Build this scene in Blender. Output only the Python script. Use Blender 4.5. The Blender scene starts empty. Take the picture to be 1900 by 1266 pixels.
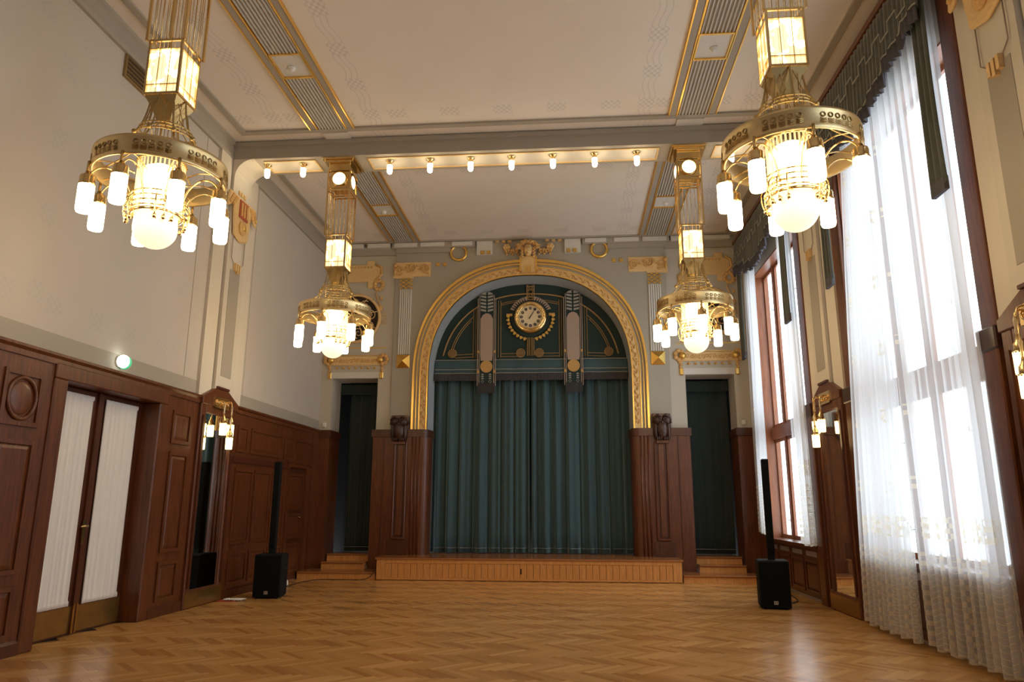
import bpy, math, random
from mathutils import Vector, Matrix
random.seed(7)
pi, sin, cos = math.pi, math.sin, math.cos
SC = bpy.context.scene
COL = SC.collection
# ------------------------------------------------------------------ camera
CAM_P = (0.9565, 0.0, 1.55)
PITCH, YAW, ROLL, FPX = 0.2209, 0.082, 0.0026, 1345.8
def camvec(rt, up, fw):
    y = fw*cos(PITCH)-up*sin(PITCH); z = fw*sin(PITCH)+up*cos(PITCH)
    return Vector((rt*cos(YAW)-y*sin(YAW), rt*sin(YAW)+y*cos(YAW), z))
_r = camvec(cos(ROLL), sin(ROLL), 0); _u = camvec(-sin(ROLL), cos(ROLL), 0); _b = -camvec(0, 0, 1)
cam = bpy.data.objects.new('camera', bpy.data.cameras.new('camera'))
cam.matrix_world = Matrix(((_r.x,_u.x,_b.x,CAM_P[0]),(_r.y,_u.y,_b.y,CAM_P[1]),(_r.z,_u.z,_b.z,CAM_P[2]),(0,0,0,1)))
cam.data.sensor_width = 36; cam.data.lens = 36*FPX/1900; cam.data.clip_end = 200
COL.objects.link(cam); SC.camera = cam
# ------------------------------------------------------------------ world, light, exposure
W = bpy.data.worlds.new('overcast_sky'); SC.world = W; W.use_nodes = True
_bg = W.node_tree.nodes['Background']; _bg.inputs[0].default_value = (0.86, 0.93, 1.0, 1); _bg.inputs[1].default_value = 5.9
SC.view_settings.view_transform = 'Standard'; SC.view_settings.look = 'None'
SC.view_settings.gamma = 1; SC.view_settings.use_curve_mapping = False
SC.view_settings.exposure = -0.33
LAMP_E, GLOBE_E, LANT_E, BULB_E, SCON_E = 22.0, 1.35, 6.0, 34.0, 4.5
WARM = (1.0, 0.78, 0.47)
# portals (sampling guides in the window openings)
WINS = [(12.50, 15.64), (7.14, 10.42), (1.78, 5.06)]
for i, (a, b) in enumerate(WINS):
    l = bpy.data.lights.new('window_portal', 'AREA'); l.shape = 'RECTANGLE'; l.size = b-a; l.size_y = 5.5
    l.cycles.is_portal = True
    o = bpy.data.objects.new('window_portal', l); COL.objects.link(o)
    o.matrix_world = Matrix(((0,0,1,5.295),(1,0,0,(a+b)/2),(0,1,0,3.65),(0,0,0,1)))   # light looks along -X
# ------------------------------------------------------------------ node helpers and materials
class NT:
    def __init__(s, name):
        s.m = bpy.data.materials.new(name); s.m.use_nodes = True; s.t = s.m.node_tree
        s.b = s.t.nodes['Principled BSDF']; s.out = s.t.nodes['Material Output']
    def n(s, typ, **kw):
        x = s.t.nodes.new(typ)
        for k, v in kw.items(): setattr(x, k, v)
        return x
    def put(s, sock, v):
        if isinstance(v, bpy.types.NodeSocket): s.t.links.new(v, sock)
        elif isinstance(v, (tuple, list)) and len(v) == 3 and sock.type == 'RGBA': sock.default_value = (*v, 1)
        else: sock.default_value = v
    def M(s, op, a, b=None, c=None, clamp=False):
        x = s.n('ShaderNodeMath', operation=op, use_clamp=clamp)
        for i, v in enumerate((a, b, c)):
            if v is not None: s.put(x.inputs[i], v)
        return x.outputs[0]
    def mix(s, f, a, b):
        x = s.n('ShaderNodeMix', data_type='RGBA'); s.put(x.inputs[0], f); s.put(x.inputs[6], a); s.put(x.inputs[7], b); return x.outputs[2]
    def coord(s, kind='Object', scale=(1,1,1), rot=(0,0,0)):
        c = s.n('ShaderNodeTexCoord'); mp = s.n('ShaderNodeMapping'); s.t.links.new(c.outputs[kind], mp.inputs[0])
        mp.inputs['Scale'].default_value = scale; mp.inputs['Rotation'].default_value = rot; return mp.outputs[0]
    def noise(s, vec, scale=5, detail=3, rough=.5):
        x = s.n('ShaderNodeTexNoise'); s.put(x.inputs['Vector'], vec); x.inputs['Scale'].default_value = scale
        x.inputs['Detail'].default_value = detail; x.inputs['Roughness'].default_value = rough; return x.outputs[0]
    def xyz(s, vec):
        x = s.n('ShaderNodeSeparateXYZ'); s.put(x.inputs[0], vec); return x.outputs
    def bump(s, h, strength=.3, dist=.01):
        x = s.n('ShaderNodeBump'); x.inputs['Strength'].default_value = strength; x.inputs['Distance'].default_value = dist
        s.put(x.inputs['Height'], h); s.t.links.new(x.outputs[0], s.b.inputs['Normal'])
    def set(s, **kw):
        for k, v in kw.items(): s.put(s.b.inputs[k.replace('_', ' ')], v)
        return s
MAT = {}
def simple(key, col, rough=.5, metal=0.0, noise=0.0, bump=0.0, nscale=6, **kw):
    t = NT(key)
    if noise or bump:
        f = t.noise(t.coord(), nscale, 4)
        if noise:
            lo = tuple(c*(1-noise) for c in col); hi = tuple(min(1, c*(1+noise)) for c in col)
            t.set(Base_Color=t.mix(f, lo, hi))
        else: t.set(Base_Color=col)
        if bump: t.bump(f, bump, .01)
    else: t.set(Base_Color=col)
    t.set(Roughness=rough, Metallic=metal, **kw); MAT[key] = t.m; return t
def emit(key, col, strength, base=(.8,.8,.8)):
    t = NT(key); t.set(Base_Color=base, Roughness=.4, Emission_Color=col, Emission_Strength=strength); MAT[key] = t.m; return t
def wood(key, dark, light, rough=.3, scale=(14,14,1.1), coat=.12):
    t = NT(key); v = t.coord(scale=scale)
    n1 = t.noise(v, 2.2, 5, .6); n2 = t.noise(t.coord(scale=tuple(s*6 for s in scale)), 3, 3)
    f = t.M('ADD', t.M('MULTIPLY', n1, .75), t.M('MULTIPLY', n2, .25))
    f = t.M('MULTIPLY_ADD', f, 2.6, -.8, clamp=True)
    t.set(Base_Color=t.mix(f, dark, light), Roughness=rough, Coat_Weight=coat, Coat_Roughness=.15); t.bump(n2, .06, .004)
    MAT[key] = t.m; return t
wood('mahogany', (.062,.0145,.0044), (.190,.056,.0155), .37)
wood('mahogany_dark', (.045,.0110,.0040), (.125,.033,.011), .38)
wood('mahogany_carved', (.022,.008,.005), (.075,.026,.014), .38)
wood('window_wood', (.20,.060,.022), (.36,.125,.050), .35)
wood('oak_board', (.52,.215,.055), (.78,.375,.115), .32, scale=(20,20,1.5))
wood('oak_tread', (.30,.11,.032), (.48,.19,.060), .22, scale=(1.2,16,16))
simple('cream_plaster', (.66,.60,.51), .8, noise=.03, bump=.05)
simple('warm_plaster', (.70,.63,.53), .8, noise=.03, bump=.05)
simple('grey_plaster', (.40,.355,.295), .8, noise=.03, bump=.05)
simple('stage_plaster', (.40,.365,.305), .8, noise=.03, bump=.05)
simple('side_plaster', (.54,.49,.41), .8, noise=.03, bump=.05)
simple('pale_panel', (.68,.65,.60), .75, noise=.05, bump=.1, nscale=20)
simple('blue_plaster', (.38,.42,.45), .8, noise=.03)
simple('ribbed_plaster', (.60,.57,.52), .75)
simple('gold_leaf', (.92,.58,.16), .32, 1.0, noise=.12, nscale=12)
simple('gold_line', (.72,.46,.12), .40, .75)
simple('ochre_relief', (.72,.43,.155), .55, .1, noise=.4, bump=.8, nscale=22)
simple('ochre_pale', (.80,.55,.25), .55, .1, noise=.15, bump=.5, nscale=25)
simple('brass', (.82,.60,.28), .19, 1.0, noise=.06)
simple('brass_worn', (.42,.27,.09), .34, .9, noise=.25, bump=.1, nscale=9)
simple('hoop_brass', (.88,.70,.38), .40, 1.0, noise=.1)
simple('stay_brass', (.55,.41,.19), .32, 1.0, noise=.2)
simple('brass_dark', (.40,.28,.12), .35, .9, noise=.25)
simple('green_velvet', (.050,.096,.110), .85, noise=.15, Sheen_Weight=1.0, Sheen_Roughness=.4, Sheen_Tint=(.50,.72,.76))
simple('green_cloth', (.013,.031,.028), .85, noise=.2, nscale=30, Sheen_Weight=.2)
simple('green_side', (.020,.033,.029), .85, noise=.15, Sheen_Weight=.4, Sheen_Tint=(.5,.6,.58))
simple('fringe_grey', (.060,.055,.058), .9, noise=.3, nscale=60)
simple('valance_cloth', (.082,.090,.078), .85, noise=.25, nscale=14, Sheen_Weight=.4)
simple('valance_fringe', (.085,.080,.095), .9, noise=.3, nscale=50)
simple('ribbon_gold', (.42,.26,.10), .6, .2)
simple('ribbon_pale', (.36,.35,.31), .7)
simple('banner_pink', (.40,.31,.25), .8, noise=.1, nscale=40)
simple('banner_gold', (.55,.32,.10), .7, noise=.15, nscale=40)
simple('black_plastic', (.006,.0075,.0075), .75, noise=.2, nscale=80, Specular_IOR_Level=.2)
simple('black_grille', (.006,.007,.007), .85, noise=.5, nscale=200, Specular_IOR_Level=.1)
simple('silver_badge', (.55,.55,.55), .35, .8)
simple('white_plastic', (.78,.76,.72), .45)
simple('black_rubber', (.01,.01,.01), .6)
simple('door_cloth', (.82,.79,.76), .85, noise=.03)
simple('red_paper', (.45,.07,.04), .7)
simple('vent_mesh', (.09,.055,.03), .7, .3, noise=.5, nscale=90)
simple('oculus_dark', (.035,.02,.012), .8)
simple('joint_dark', (.13,.055,.020), .6)
simple('plum_enamel', (.05,.03,.06), .4)
simple('dial_cream', (.80,.66,.42), .5)
simple('arms_red', (.45,.10,.05), .5, noise=.2)
simple('outdoor_stone', (.55,.53,.50), .9)
simple('mirror_glass', (.86,.88,.87), .015, 1.0)
emit('lamp_glass', WARM, LAMP_E); emit('globe_glass', (1.0,.87,.58), GLOBE_E, (.5,.47,.4)); emit('core_glass', (1.0,.82,.50), 8.0); emit('bulb_glass', (1.0,.80,.48), BULB_E)
emit('sconce_glass', (1.0,.70,.30), SCON_E); emit('disc_glass', (1.0,.82,.52), 9.0); emit('exit_globe', (.93,1.0,.85), 7.0)
def lantern_mat():
    t = NT('lantern_glass'); x = t.xyz(t.coord())
    st = t.M('FRACT', t.M('MULTIPLY', t.M('ADD', x[0], x[1]), 22.0))
    nz = t.noise(t.coord(), 7.0, 1); f = t.M('MULTIPLY', t.M('MULTIPLY_ADD', t.M('GREATER_THAN', st, .16), .4, .6), t.M('MULTIPLY_ADD', t.M('GREATER_THAN', nz, .53), .72, .28))
    t.set(Base_Color=(.7,.6,.4), Roughness=.2, Emission_Color=(1.0,.78,.43), Emission_Strength=t.M('MULTIPLY', f, LANT_E)); MAT['lantern_glass'] = t.m
lantern_mat()
def rod_mat():
    t = NT('glass_rod'); g = t.n('ShaderNodeBsdfGlossy'); g.inputs['Roughness'].default_value = .08; g.inputs['Color'].default_value = (1,.95,.82,1)
    tr = t.n('ShaderNodeBsdfTransparent'); tl = t.n('ShaderNodeBsdfTranslucent'); tl.inputs[0].default_value = (1,.92,.72,1)
    m1 = t.n('ShaderNodeMixShader'); m1.inputs[0].default_value = .45; t.t.links.new(tr.outputs[0], m1.inputs[1]); t.t.links.new(tl.outputs[0], m1.inputs[2])
    m2 = t.n('ShaderNodeMixShader'); m2.inputs[0].default_value = .22; t.t.links.new(m1.outputs[0], m2.inputs[1]); t.t.links.new(g.outputs[0], m2.inputs[2])
    t.t.links.new(m2.outputs[0], t.out.inputs[0]); MAT['glass_rod'] = t.m
rod_mat()
def pane_mat():
    t = NT('window_glass'); g = t.n('ShaderNodeBsdfGlossy'); g.inputs['Roughness'].default_value = .02
    tr = t.n('ShaderNodeBsdfTransparent'); tr.inputs[0].default_value = (.93,.96,.97,1)
    f = t.n('ShaderNodeLayerWeight')
    m = t.n('ShaderNodeMixShader'); t.put(m.inputs[0], t.M('MULTIPLY_ADD', t.M('POWER', f.outputs[1], 5.0), .6, .04)); t.t.links.new(tr.outputs[0], m.inputs[1]); t.t.links.new(g.outputs[0], m.inputs[2])
    t.t.links.new(m.outputs[0], t.out.inputs[0]); MAT['window_glass'] = t.m
pane_mat()
def sheer_mat():
    t = NT('sheer_voile'); uv = t.n('ShaderNodeUVMap'); x = t.xyz(uv.outputs[0]); u, v = x[0], x[1]
    M = t.M
    def band(s, lo, hi): return M('MULTIPLY', M('GREATER_THAN', s, lo), M('LESS_THAN', s, hi))
    cu = M('FRACT', M('DIVIDE', u, .62))                     # columns repeat across the cloth
    chk = M('MODULO', M('ADD', M('FLOOR', M('DIVIDE', u, .052)), M('FLOOR', M('DIVIDE', v, .052))), 2.0)
    low = M('LESS_THAN', v, .98); hem = band(v, 1.12, 1.36)
    checks = M('MULTIPLY', chk, M('MULTIPLY', band(cu, .05, .32), low))
    checks2 = M('MULTIPLY', chk, M('MULTIPLY', M('GREATER_THAN', M('FRACT', M('DIVIDE', u, .41)), .45), hem))
    sparse = M('MULTIPLY', chk, M('MULTIPLY', band(M('FRACT', M('DIVIDE', u, 1.3)), .12, .23), M('MULTIPLY', M('GREATER_THAN', v, 1.36), M('LESS_THAN', M('FRACT', M('DIVIDE', v, .82)), .2))))
    # rings: scroll heads, a column beside the checks, and wavy stems
    ru = M('SUBTRACT', M('FRACT', M('DIVIDE', M('SUBTRACT', u, .25), .62)), .10); rv = M('SUBTRACT', M('FRACT', M('DIVIDE', v, .115)), .5)
    d = M('SQRT', M('ADD', M('POWER', M('MULTIPLY', ru, .62), 2.0), M('POWER', M('MULTIPLY', rv, .115), 2.0)))
    rings = M('MULTIPLY', M('ADD', band(d, .036, .045), M('LESS_THAN', d, .014)), M('ADD', low, hem))
    wv = M('FRACT', M('DIVIDE', M('ADD', v, M('MULTIPLY', M('SINE', M('MULTIPLY', u, 42.0)), .016)), .058))
    waves = M('MULTIPLY', M('LESS_THAN', wv, .14), M('MULTIPLY', band(cu, .58, 1.0), low))
    edge = M('LESS_THAN', v, .022)
    pat = M('MINIMUM', M('ADD', M('ADD', checks, checks2), M('ADD', M('ADD', sparse, rings), M('ADD', waves, edge))), 1.0)
    tr = t.n('ShaderNodeBsdfTransparent'); tl = t.n('ShaderNodeBsdfTranslucent'); df = t.n('ShaderNodeBsdfDiffuse')
    c = t.mix(pat, (.90,.91,.93), (.86,.80,.68)); t.put(tl.inputs[0], c); t.put(df.inputs[0], c)
    a = t.n('ShaderNodeMixShader'); a.inputs[0].default_value = .5; t.t.links.new(tl.outputs[0], a.inputs[1]); t.t.links.new(df.outputs[0], a.inputs[2])
    m = t.n('ShaderNodeMixShader'); t.put(m.inputs[0], M('MULTIPLY_ADD', pat, .32, .54))
    t.t.links.new(tr.outputs[0], m.inputs[1]); t.t.links.new(a.outputs[0], m.inputs[2]); t.t.links.new(m.outputs[0], t.out.inputs[0]); MAT['sheer_voile'] = t.m
sheer_mat()
def parquet(key, per_object):
    t = NT(key)
    if per_object: tone = t.M('ADD', t.M('MULTIPLY', t.n('ShaderNodeObjectInfo').outputs['Random'], .68), t.M('MULTIPLY', t.n('ShaderNodeAttribute', attribute_name='turn').outputs['Fac'], .32))  # random tone plus grain sheen painted in: planks of one direction are lighter
    else: tone = t.n('ShaderNodeAttribute', attribute_name='tone').outputs['Fac']
    g = t.noise(t.coord(scale=(55,55,55)), 1.0, 2)
    f = t.M('ADD', t.M('MULTIPLY', tone, .95), t.M('MULTIPLY', g, .08), clamp=True)
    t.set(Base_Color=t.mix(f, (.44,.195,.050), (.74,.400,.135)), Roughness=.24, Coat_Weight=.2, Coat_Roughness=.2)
    MAT[key] = t.m
parquet('parquet', True); parquet('parquet_field', False)
def ceiling_mat():
    t = NT('ceiling_paint'); x = t.xyz(t.coord()); M = t.M
    def band(s, lo, hi): return M('MULTIPLY', M('GREATER_THAN', s, lo), M('LESS_THAN', s, hi))
    ax = M('ABSOLUTE', x[0]); Y = x[1]
    chk = M('MODULO', M('ADD', M('FLOOR', M('DIVIDE', M('ADD', x[0], 20.0), .045)), M('FLOOR', M('DIVIDE', M('ADD', Y, 20.0), .06))), 2.0)
    py = M('LESS_THAN', M('FRACT', M('DIVIDE', Y, .86)), .36); px = M('LESS_THAN', M('FRACT', M('DIVIDE', M('ADD', x[0], 20.0), .86)), .36)
    cols = M('MULTIPLY', M('ADD', band(ax, 2.08, 2.34), band(ax, 3.72, 3.98)), M('ADD', M('MULTIPLY', py, chk), 0.0))
    lines = M('MULTIPLY', M('ADD', band(ax, 2.08, 2.34), band(ax, 3.72, 3.98)), M('MULTIPLY', M('SUBTRACT', 1.0, py),
              M('LESS_THAN', M('FRACT', M('DIVIDE', M('ADD', ax, M('MULTIPLY', M('SINE', M('MULTIPLY', Y, 9.0)), .03)), .085)), .16)))
    rows = M('MULTIPLY', M('ADD', band(Y, 10.36, 10.62), M('ADD', band(Y, 12.46, 12.72), band(Y, 15.70, 15.96))), M('MULTIPLY', px, chk))
    f = M('MULTIPLY', M('MINIMUM', M('ADD', M('ADD', cols, lines), rows), 1.0), .26)
    n = t.noise(t.coord(), 1.5, 4); base = t.mix(n, (.76,.69,.62), (.82,.75,.675))
    t.set(Base_Color=t.mix(f, base, (.30,.32,.36)), Roughness=.85); MAT['ceiling_paint'] = t.m
ceiling_mat()
def wall_mat():
    t = NT('stencilled_plaster'); x = t.xyz(t.coord()); M = t.M
    def band(s, lo, hi): return M('MULTIPLY', M('GREATER_THAN', s, lo), M('LESS_THAN', s, hi))
    Y, Z = x[1], x[2]
    chk = M('MODULO', M('ADD', M('FLOOR', M('DIVIDE', M('ADD', Y, 20.0), .05)), M('FLOOR', M('DIVIDE', Z, .05))), 2.0)
    p = M('LESS_THAN', M('FRACT', M('DIVIDE', Y, .74)), .34); q = M('LESS_THAN', M('FRACT', M('DIVIDE', Z, .92)), .30)
    f = M('MULTIPLY', M('MULTIPLY', chk, M('ADD', M('MULTIPLY', p, M('ADD', band(Z, 3.62, 3.86), band(Z, 6.92, 7.14))),
          M('MULTIPLY', q, M('ADD', band(Y, 10.0, 10.22), band(Y, 7.1, 7.34))))), .20)
    n = t.noise(t.coord(), 1.2, 4); base = t.mix(n, (.545,.49,.435), (.60,.54,.48))
    t.set(Base_Color=t.mix(f, base, (.36,.42,.50)), Roughness=.85); MAT['stencilled_plaster'] = t.m
wall_mat()
# ------------------------------------------------------------------ mesh builder
class MB:
    def __init__(s): s.v, s.f, s.sm, s.uv = [], [], [], None
    def add(s, vs, fs, smooth=False):
        o = len(s.v); s.v += [tuple(p) for p in vs]; s.f += [tuple(i+o for i in f) for f in fs]; s.sm += [smooth]*len(fs); return s
    def box(s, x0, x1, y0, y1, z0, z1):
        x0, x1 = min(x0,x1), max(x0,x1); y0, y1 = min(y0,y1), max(y0,y1)
        return s.add([(x0,y0,z0),(x1,y0,z0),(x1,y1,z0),(x0,y1,z0),(x0,y0,z1),(x1,y0,z1),(x1,y1,z1),(x0,y1,z1)],
            [(0,3,2,1),(4,5,6,7),(0,1,5,4),(1,2,6,5),(2,3,7,6),(3,0,4,7)])
    def prism(s, poly, axis, a, b):
        """poly in the plane across axis ('x': (y,z), 'y': (x,z), 'z': (x,y)), from a to b"""
        def P(p, t): return {'x': (t,p[0],p[1]), 'y': (p[0],t,p[1]), 'z': (p[0],p[1],t)}[axis]
        n = len(poly); vs = [P(p,a) for p in poly]+[P(p,b) for p in poly]
        fs = [tuple(range(n-1,-1,-1)), tuple(range(n,2*n))]+[(i,(i+1)%n,n+(i+1)%n,n+i) for i in range(n)]
        ar = sum(poly[i][0]*poly[(i+1)%n][1]-poly[(i+1)%n][0]*poly[i][1] for i in range(n))
        if ((ar > 0) != (b > a)) ^ (axis == 'y'): fs = [tuple(reversed(f)) for f in fs]
        return s.add(vs, fs)
    def lathe(s, prof, c=(0,0,0), seg=16, axis='z', smooth=True, cap=True):
        """prof: list of (radius, height)"""
        vs, fs = [], []
        for r, h in prof:
            for k in range(seg):
                a = 2*pi*k/seg; p = (r*cos(a), r*sin(a), h)
                if axis == 'x': p = (p[2], p[0], p[1])
                elif axis == 'y': p = (p[1], p[2], p[0])
                vs.append((c[0]+p[0], c[1]+p[1], c[2]+p[2]))
        for i in range(len(prof)-1):
            for k in range(seg):
                k2 = (k+1)%seg; fs.append((i*seg+k, i*seg+k2, (i+1)*seg+k2, (i+1)*seg+k))
        if prof[-1][1] < prof[0][1]: fs = [tuple(reversed(f)) for f in fs]
        s.add(vs, fs, smooth)
        if cap:
            up = prof[-1][1] >= prof[0][1]
            o = len(s.v)-len(vs); lo = tuple(range(seg)); hi = tuple((len(prof)-1)*seg+k for k in range(seg))
            for ring, rev in ((lo, up), (hi, not up)):
                if prof[0 if ring == lo else -1][0] > 1e-5:
                    f = tuple(o+i for i in (reversed(ring) if rev else ring)); s.f.append(f); s.sm.append(False)
        return s
    def cyl(s, c, r, h0, h1, seg=12, axis='z', r2=None): return s.lathe([(r,h0),(r if r2 is None else r2,h1)], c, seg, axis)
    def ball(s, c, r, seg=10, rings=6):
        rx, ry, rz = (r,r,r) if not isinstance(r, tuple) else r
        vs, fs = [(c[0],c[1],c[2]-rz)], []
        for i in range(1, rings):
            t = -pi/2+pi*i/rings
            for k in range(seg):
                a = 2*pi*k/seg; vs.append((c[0]+rx*cos(t)*cos(a), c[1]+ry*cos(t)*sin(a), c[2]+rz*sin(t)))
        vs.append((c[0],c[1],c[2]+rz)); top = len(vs)-1
        for k in range(seg):
            k2 = (k+1)%seg; fs.append((0, 1+k2, 1+k)); fs.append((top, top-seg+k, top-seg+k2))
            for i in range(rings-2):
                b = 1+i*seg; fs.append((b+k, b+k2, b+seg+k2, b+seg+k))
        return s.add(vs, fs, True)
    def tube(s, pts, r, seg=6, closed=False, flat=None):
        pts = [Vector(p) for p in pts]; n = len(pts); vs, fs = [], []
        up = None
        for i, p in enumerate(pts):
            a = pts[(i-1)%n] if (closed or i > 0) else p; b = pts[(i+1)%n] if (closed or i < n-1) else p
            d = (b-a).normalized() if (b-a).length > 1e-9 else Vector((0,0,1))
            if up is None: up = d.orthogonal().normalized()
            up = (up-d*up.dot(d)); up = up.normalized() if up.length > 1e-6 else d.orthogonal().normalized()
            w = d.cross(up); rr = r[i] if isinstance(r, (list,tuple)) else r
            for k in range(seg):
                t = 2*pi*k/seg+pi/seg; vs.append(p+up*(rr*cos(t))+w*(rr*sin(t)))
        for i in range(n if closed else n-1):
            j = (i+1)%n
            for k in range(seg):
                k2 = (k+1)%seg; fs.append((i*seg+k, i*seg+k2, j*seg+k2, j*seg+k))
        if not closed: fs += [tuple(reversed(range(seg))), tuple((n-1)*seg+k for k in range(seg))]
        return s.add(vs, fs, seg > 4)
    def ring(s, c, r, w, seg=32, axis='y', tseg=6):
        pts = []
        for k in range(seg):
            a = 2*pi*k/seg; p = (r*cos(a), r*sin(a))
            pts.append({'y': (c[0]+p[0],c[1],c[2]+p[1]), 'z': (c[0]+p[0],c[1]+p[1],c[2]), 'x': (c[0],c[1]+p[0],c[2]+p[1])}[axis])
        return s.tube(pts, w, tseg, True)
    def build(s, name, mat, parent=None, smooth=False):
        me = bpy.data.meshes.new(name); me.from_pydata(s.v, [], s.f); me.materials.append(MAT[mat])
        if any(s.sm): me.polygons.foreach_set('use_smooth', s.sm)
        if s.uv:
            l = me.uv_layers.new(name='UVMap')
            for lp in me.loops: l.data[lp.index].uv = s.uv[lp.vertex_index]
        me.update(); o = bpy.data.objects.new(name, me); COL.objects.link(o)
        if parent: o.parent = parent; o.matrix_parent_inverse = Matrix()
        if parent and parent.type == 'EMPTY' or parent:
            # vertices are given in world space: undo the parents' offsets
            w = parent; off = Vector((0,0,0))
            while w: off += Vector(w.location); w = w.parent
            if off.length > 0: me.transform(Matrix.Translation(-off))
        return o
def sm(pts, n=5):
    P = [Vector(p) for p in pts]; out = []
    for i in range(len(P)-1):
        a = P[max(i-1,0)]; b = P[i]; c = P[i+1]; d = P[min(i+2,len(P)-1)]
        for k in range(n):
            u = k/n; out.append(.5*((2*b)+(c-a)*u+(2*a-5*b+4*c-d)*u*u+(3*b-a-3*c+d)*u**3))
    return out+[P[-1]]
def empty(name, loc):
    o = bpy.data.objects.new(name, None); o.location = loc; o.empty_display_size = .1; COL.objects.link(o); return o
def tag(o, label, cat, group=None, kind=None):
    o['label'] = label; o['category'] = cat
    if group: o['group'] = group
    if kind: o['kind'] = kind
    return o
def struct(o, label, cat='structure'): return tag(o, label, cat, kind='structure')
def dup(root, loc, label=None):
    r = root.copy(); COL.objects.link(r); r.location = loc
    if label: r['label'] = label
    def rec(src, dst):
        for ch in list(src.children):
            c = ch.copy(); COL.objects.link(c); c.parent = dst; rec(ch, c)
    rec(root, r); return r
def bevel(o, w=.008, seg=1):
    m = o.modifiers.new('edge', 'BEVEL'); m.width = w; m.segments = seg; m.limit_method = 'ANGLE'; return o
# ------------------------------------------------------------------ room dimensions
XL, XR = -4.90, 4.97           # plaster faces of the side walls
YB, YR, YE = 16.40, -3.0, 18.0 # stage wall face, rear wall, back of the stage house
ZC, ZS, HW = 7.73, 7.40, 3.20  # ceiling, beam soffit, wainscot top
BEAMS = (11.22, 11.86)
HS = .45                       # stage height
# ------------------------------------------------------------------ floor
floor = MB().box(-5.5, 5.55, YR, 17.2, -.25, -.014).build('floor', 'joint_dark')
struct(floor, 'herringbone oak parquet floor of the hall, honey brown and glossy', 'floor')
L, Wd = .49, .07
def plank_mesh(a, name, mat):
    """one plank, bottom-left corner rule of a 45 degree herringbone, centred"""
    g = .0004; l, w = L/2-g, Wd/2-g; c = .0005
    vs = []
    for (dx, dy, z) in [(-l,-w,-.012),(l,-w,-.012),(l,w,-.012),(-l,w,-.012),(-l,-w,-c),(l,-w,-c),(l,w,-c),(-l,w,-c),(-l+c,-w+c,0),(l-c,-w+c,0),(l-c,w-c,0),(-l+c,w-c,0)]:
        vs.append((dx*cos(a)-dy*sin(a), dx*sin(a)+dy*cos(a), z))
    fs = [(0,1,5,4),(1,2,6,5),(2,3,7,6),(3,0,4,7),(4,5,9,8),(5,6,10,9),(6,7,11,10),(7,4,8,11),(8,9,10,11)]
    return vs, fs
planks = []
pitch = L/math.sqrt(2); step = Wd*math.sqrt(2)
ny = int((16.0-3.4)/pitch)+2
for j in range(ny):
    ang = pi/4 if j%2 == 0 else -pi/4
    for i in range(int(10.6/step)+8):
        cx = XL-.4+i*step+(0 if j%2 == 0 else step*.5); cy = 3.4+j*pitch
        if XL-.22 < cx < XR+.2 and cy < 15.62: planks.append((cx, cy, ang, j%2))
def vis_key(p):
    dx, dy = p[0]-CAM_P[0], p[1]
    fwd = camvec(0,0,1); rt = camvec(1,0,0); up = camvec(0,1,0)
    d = Vector((dx, dy, -1.55)); f = d.dot(fwd)
    if f <= 0: return 1e9
    px = 950+FPX*d.dot(rt)/f; py = 633-FPX*d.dot(up)/f
    return d.length if (0 < px < 1900 and py < 1262) else 1e9
planks.sort(key=vis_key)
_pm = []
for a, nm in ((pi/4,'plank'), (-pi/4,'plank')):
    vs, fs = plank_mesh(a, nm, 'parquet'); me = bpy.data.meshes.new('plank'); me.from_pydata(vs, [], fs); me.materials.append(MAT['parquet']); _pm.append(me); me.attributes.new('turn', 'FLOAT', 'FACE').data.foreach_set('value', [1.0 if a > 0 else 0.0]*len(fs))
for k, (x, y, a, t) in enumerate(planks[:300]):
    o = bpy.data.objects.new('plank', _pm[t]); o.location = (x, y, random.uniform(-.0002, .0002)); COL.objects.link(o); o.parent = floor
fm = MB(); tones = []
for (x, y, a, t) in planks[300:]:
    vs, fs = plank_mesh(a, '', ''); dz = random.uniform(-.0002, .0002); tn = random.random()*.68+(.32 if a > 0 else 0)  # random tone, with the sheen of one plank direction added as colour
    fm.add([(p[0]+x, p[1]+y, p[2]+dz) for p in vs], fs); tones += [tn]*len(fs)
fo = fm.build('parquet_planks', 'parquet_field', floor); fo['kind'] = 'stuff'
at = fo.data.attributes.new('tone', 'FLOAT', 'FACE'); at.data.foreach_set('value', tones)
# ------------------------------------------------------------------ walls
wl = MB()
wl.box(XL-.4, XL, YR, 7.62, 0, ZC).box(XL-.4, XL, 9.98, YE, 0, ZC).box(XL-.4, XL, 7.62, 9.98, 3.0, ZC).box(XL-.5, XL-.36, 7.5, 10.1, 0, 3.1)
wl = wl.build('wall_left', 'stencilled_plaster'); struct(wl, 'tall off-white plaster side wall above the panelling with faint stencilled chequers', 'wall')
MB().box(XL, XL+.006, YR, 16.44, HW-.05, 3.43).build('dado_band', 'grey_plaster', wl)
for y in (10.42, 12.42): MB().box(XL, XL+.004, y-.008, y+.008, 3.2, 7.4).build('groove_line', 'grey_plaster', wl)
WT = 5.30
wr = MB(); prev = YR
for (a, b) in sorted(WINS):
    wr.box(XR, WT, prev, a, 0, ZC).box(XR, WT, a, b, 0, .86).box(XR, WT, a, b, 6.45, ZC); prev = b
wr.box(XR, WT, prev, YE, 0, ZC)
wr = wr.build('wall_right', 'warm_plaster'); struct(wr, 'plaster window wall with three tall openings', 'wall')
MB().box(XL-.4, WT, YR-.3, YR, 0, ZC).build('wall_rear', 'cream_plaster')
struct(bpy.data.objects['wall_rear'], 'plain plaster wall closing the hall opposite the stage', 'wall')
MB().box(XL-.4, WT, YE, YE+.3, 0, ZC).build('wall_stage_house', 'black_rubber'); _sh = struct(bpy.data.objects['wall_stage_house'], 'dark wall behind the stage curtains', 'wall')
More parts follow.
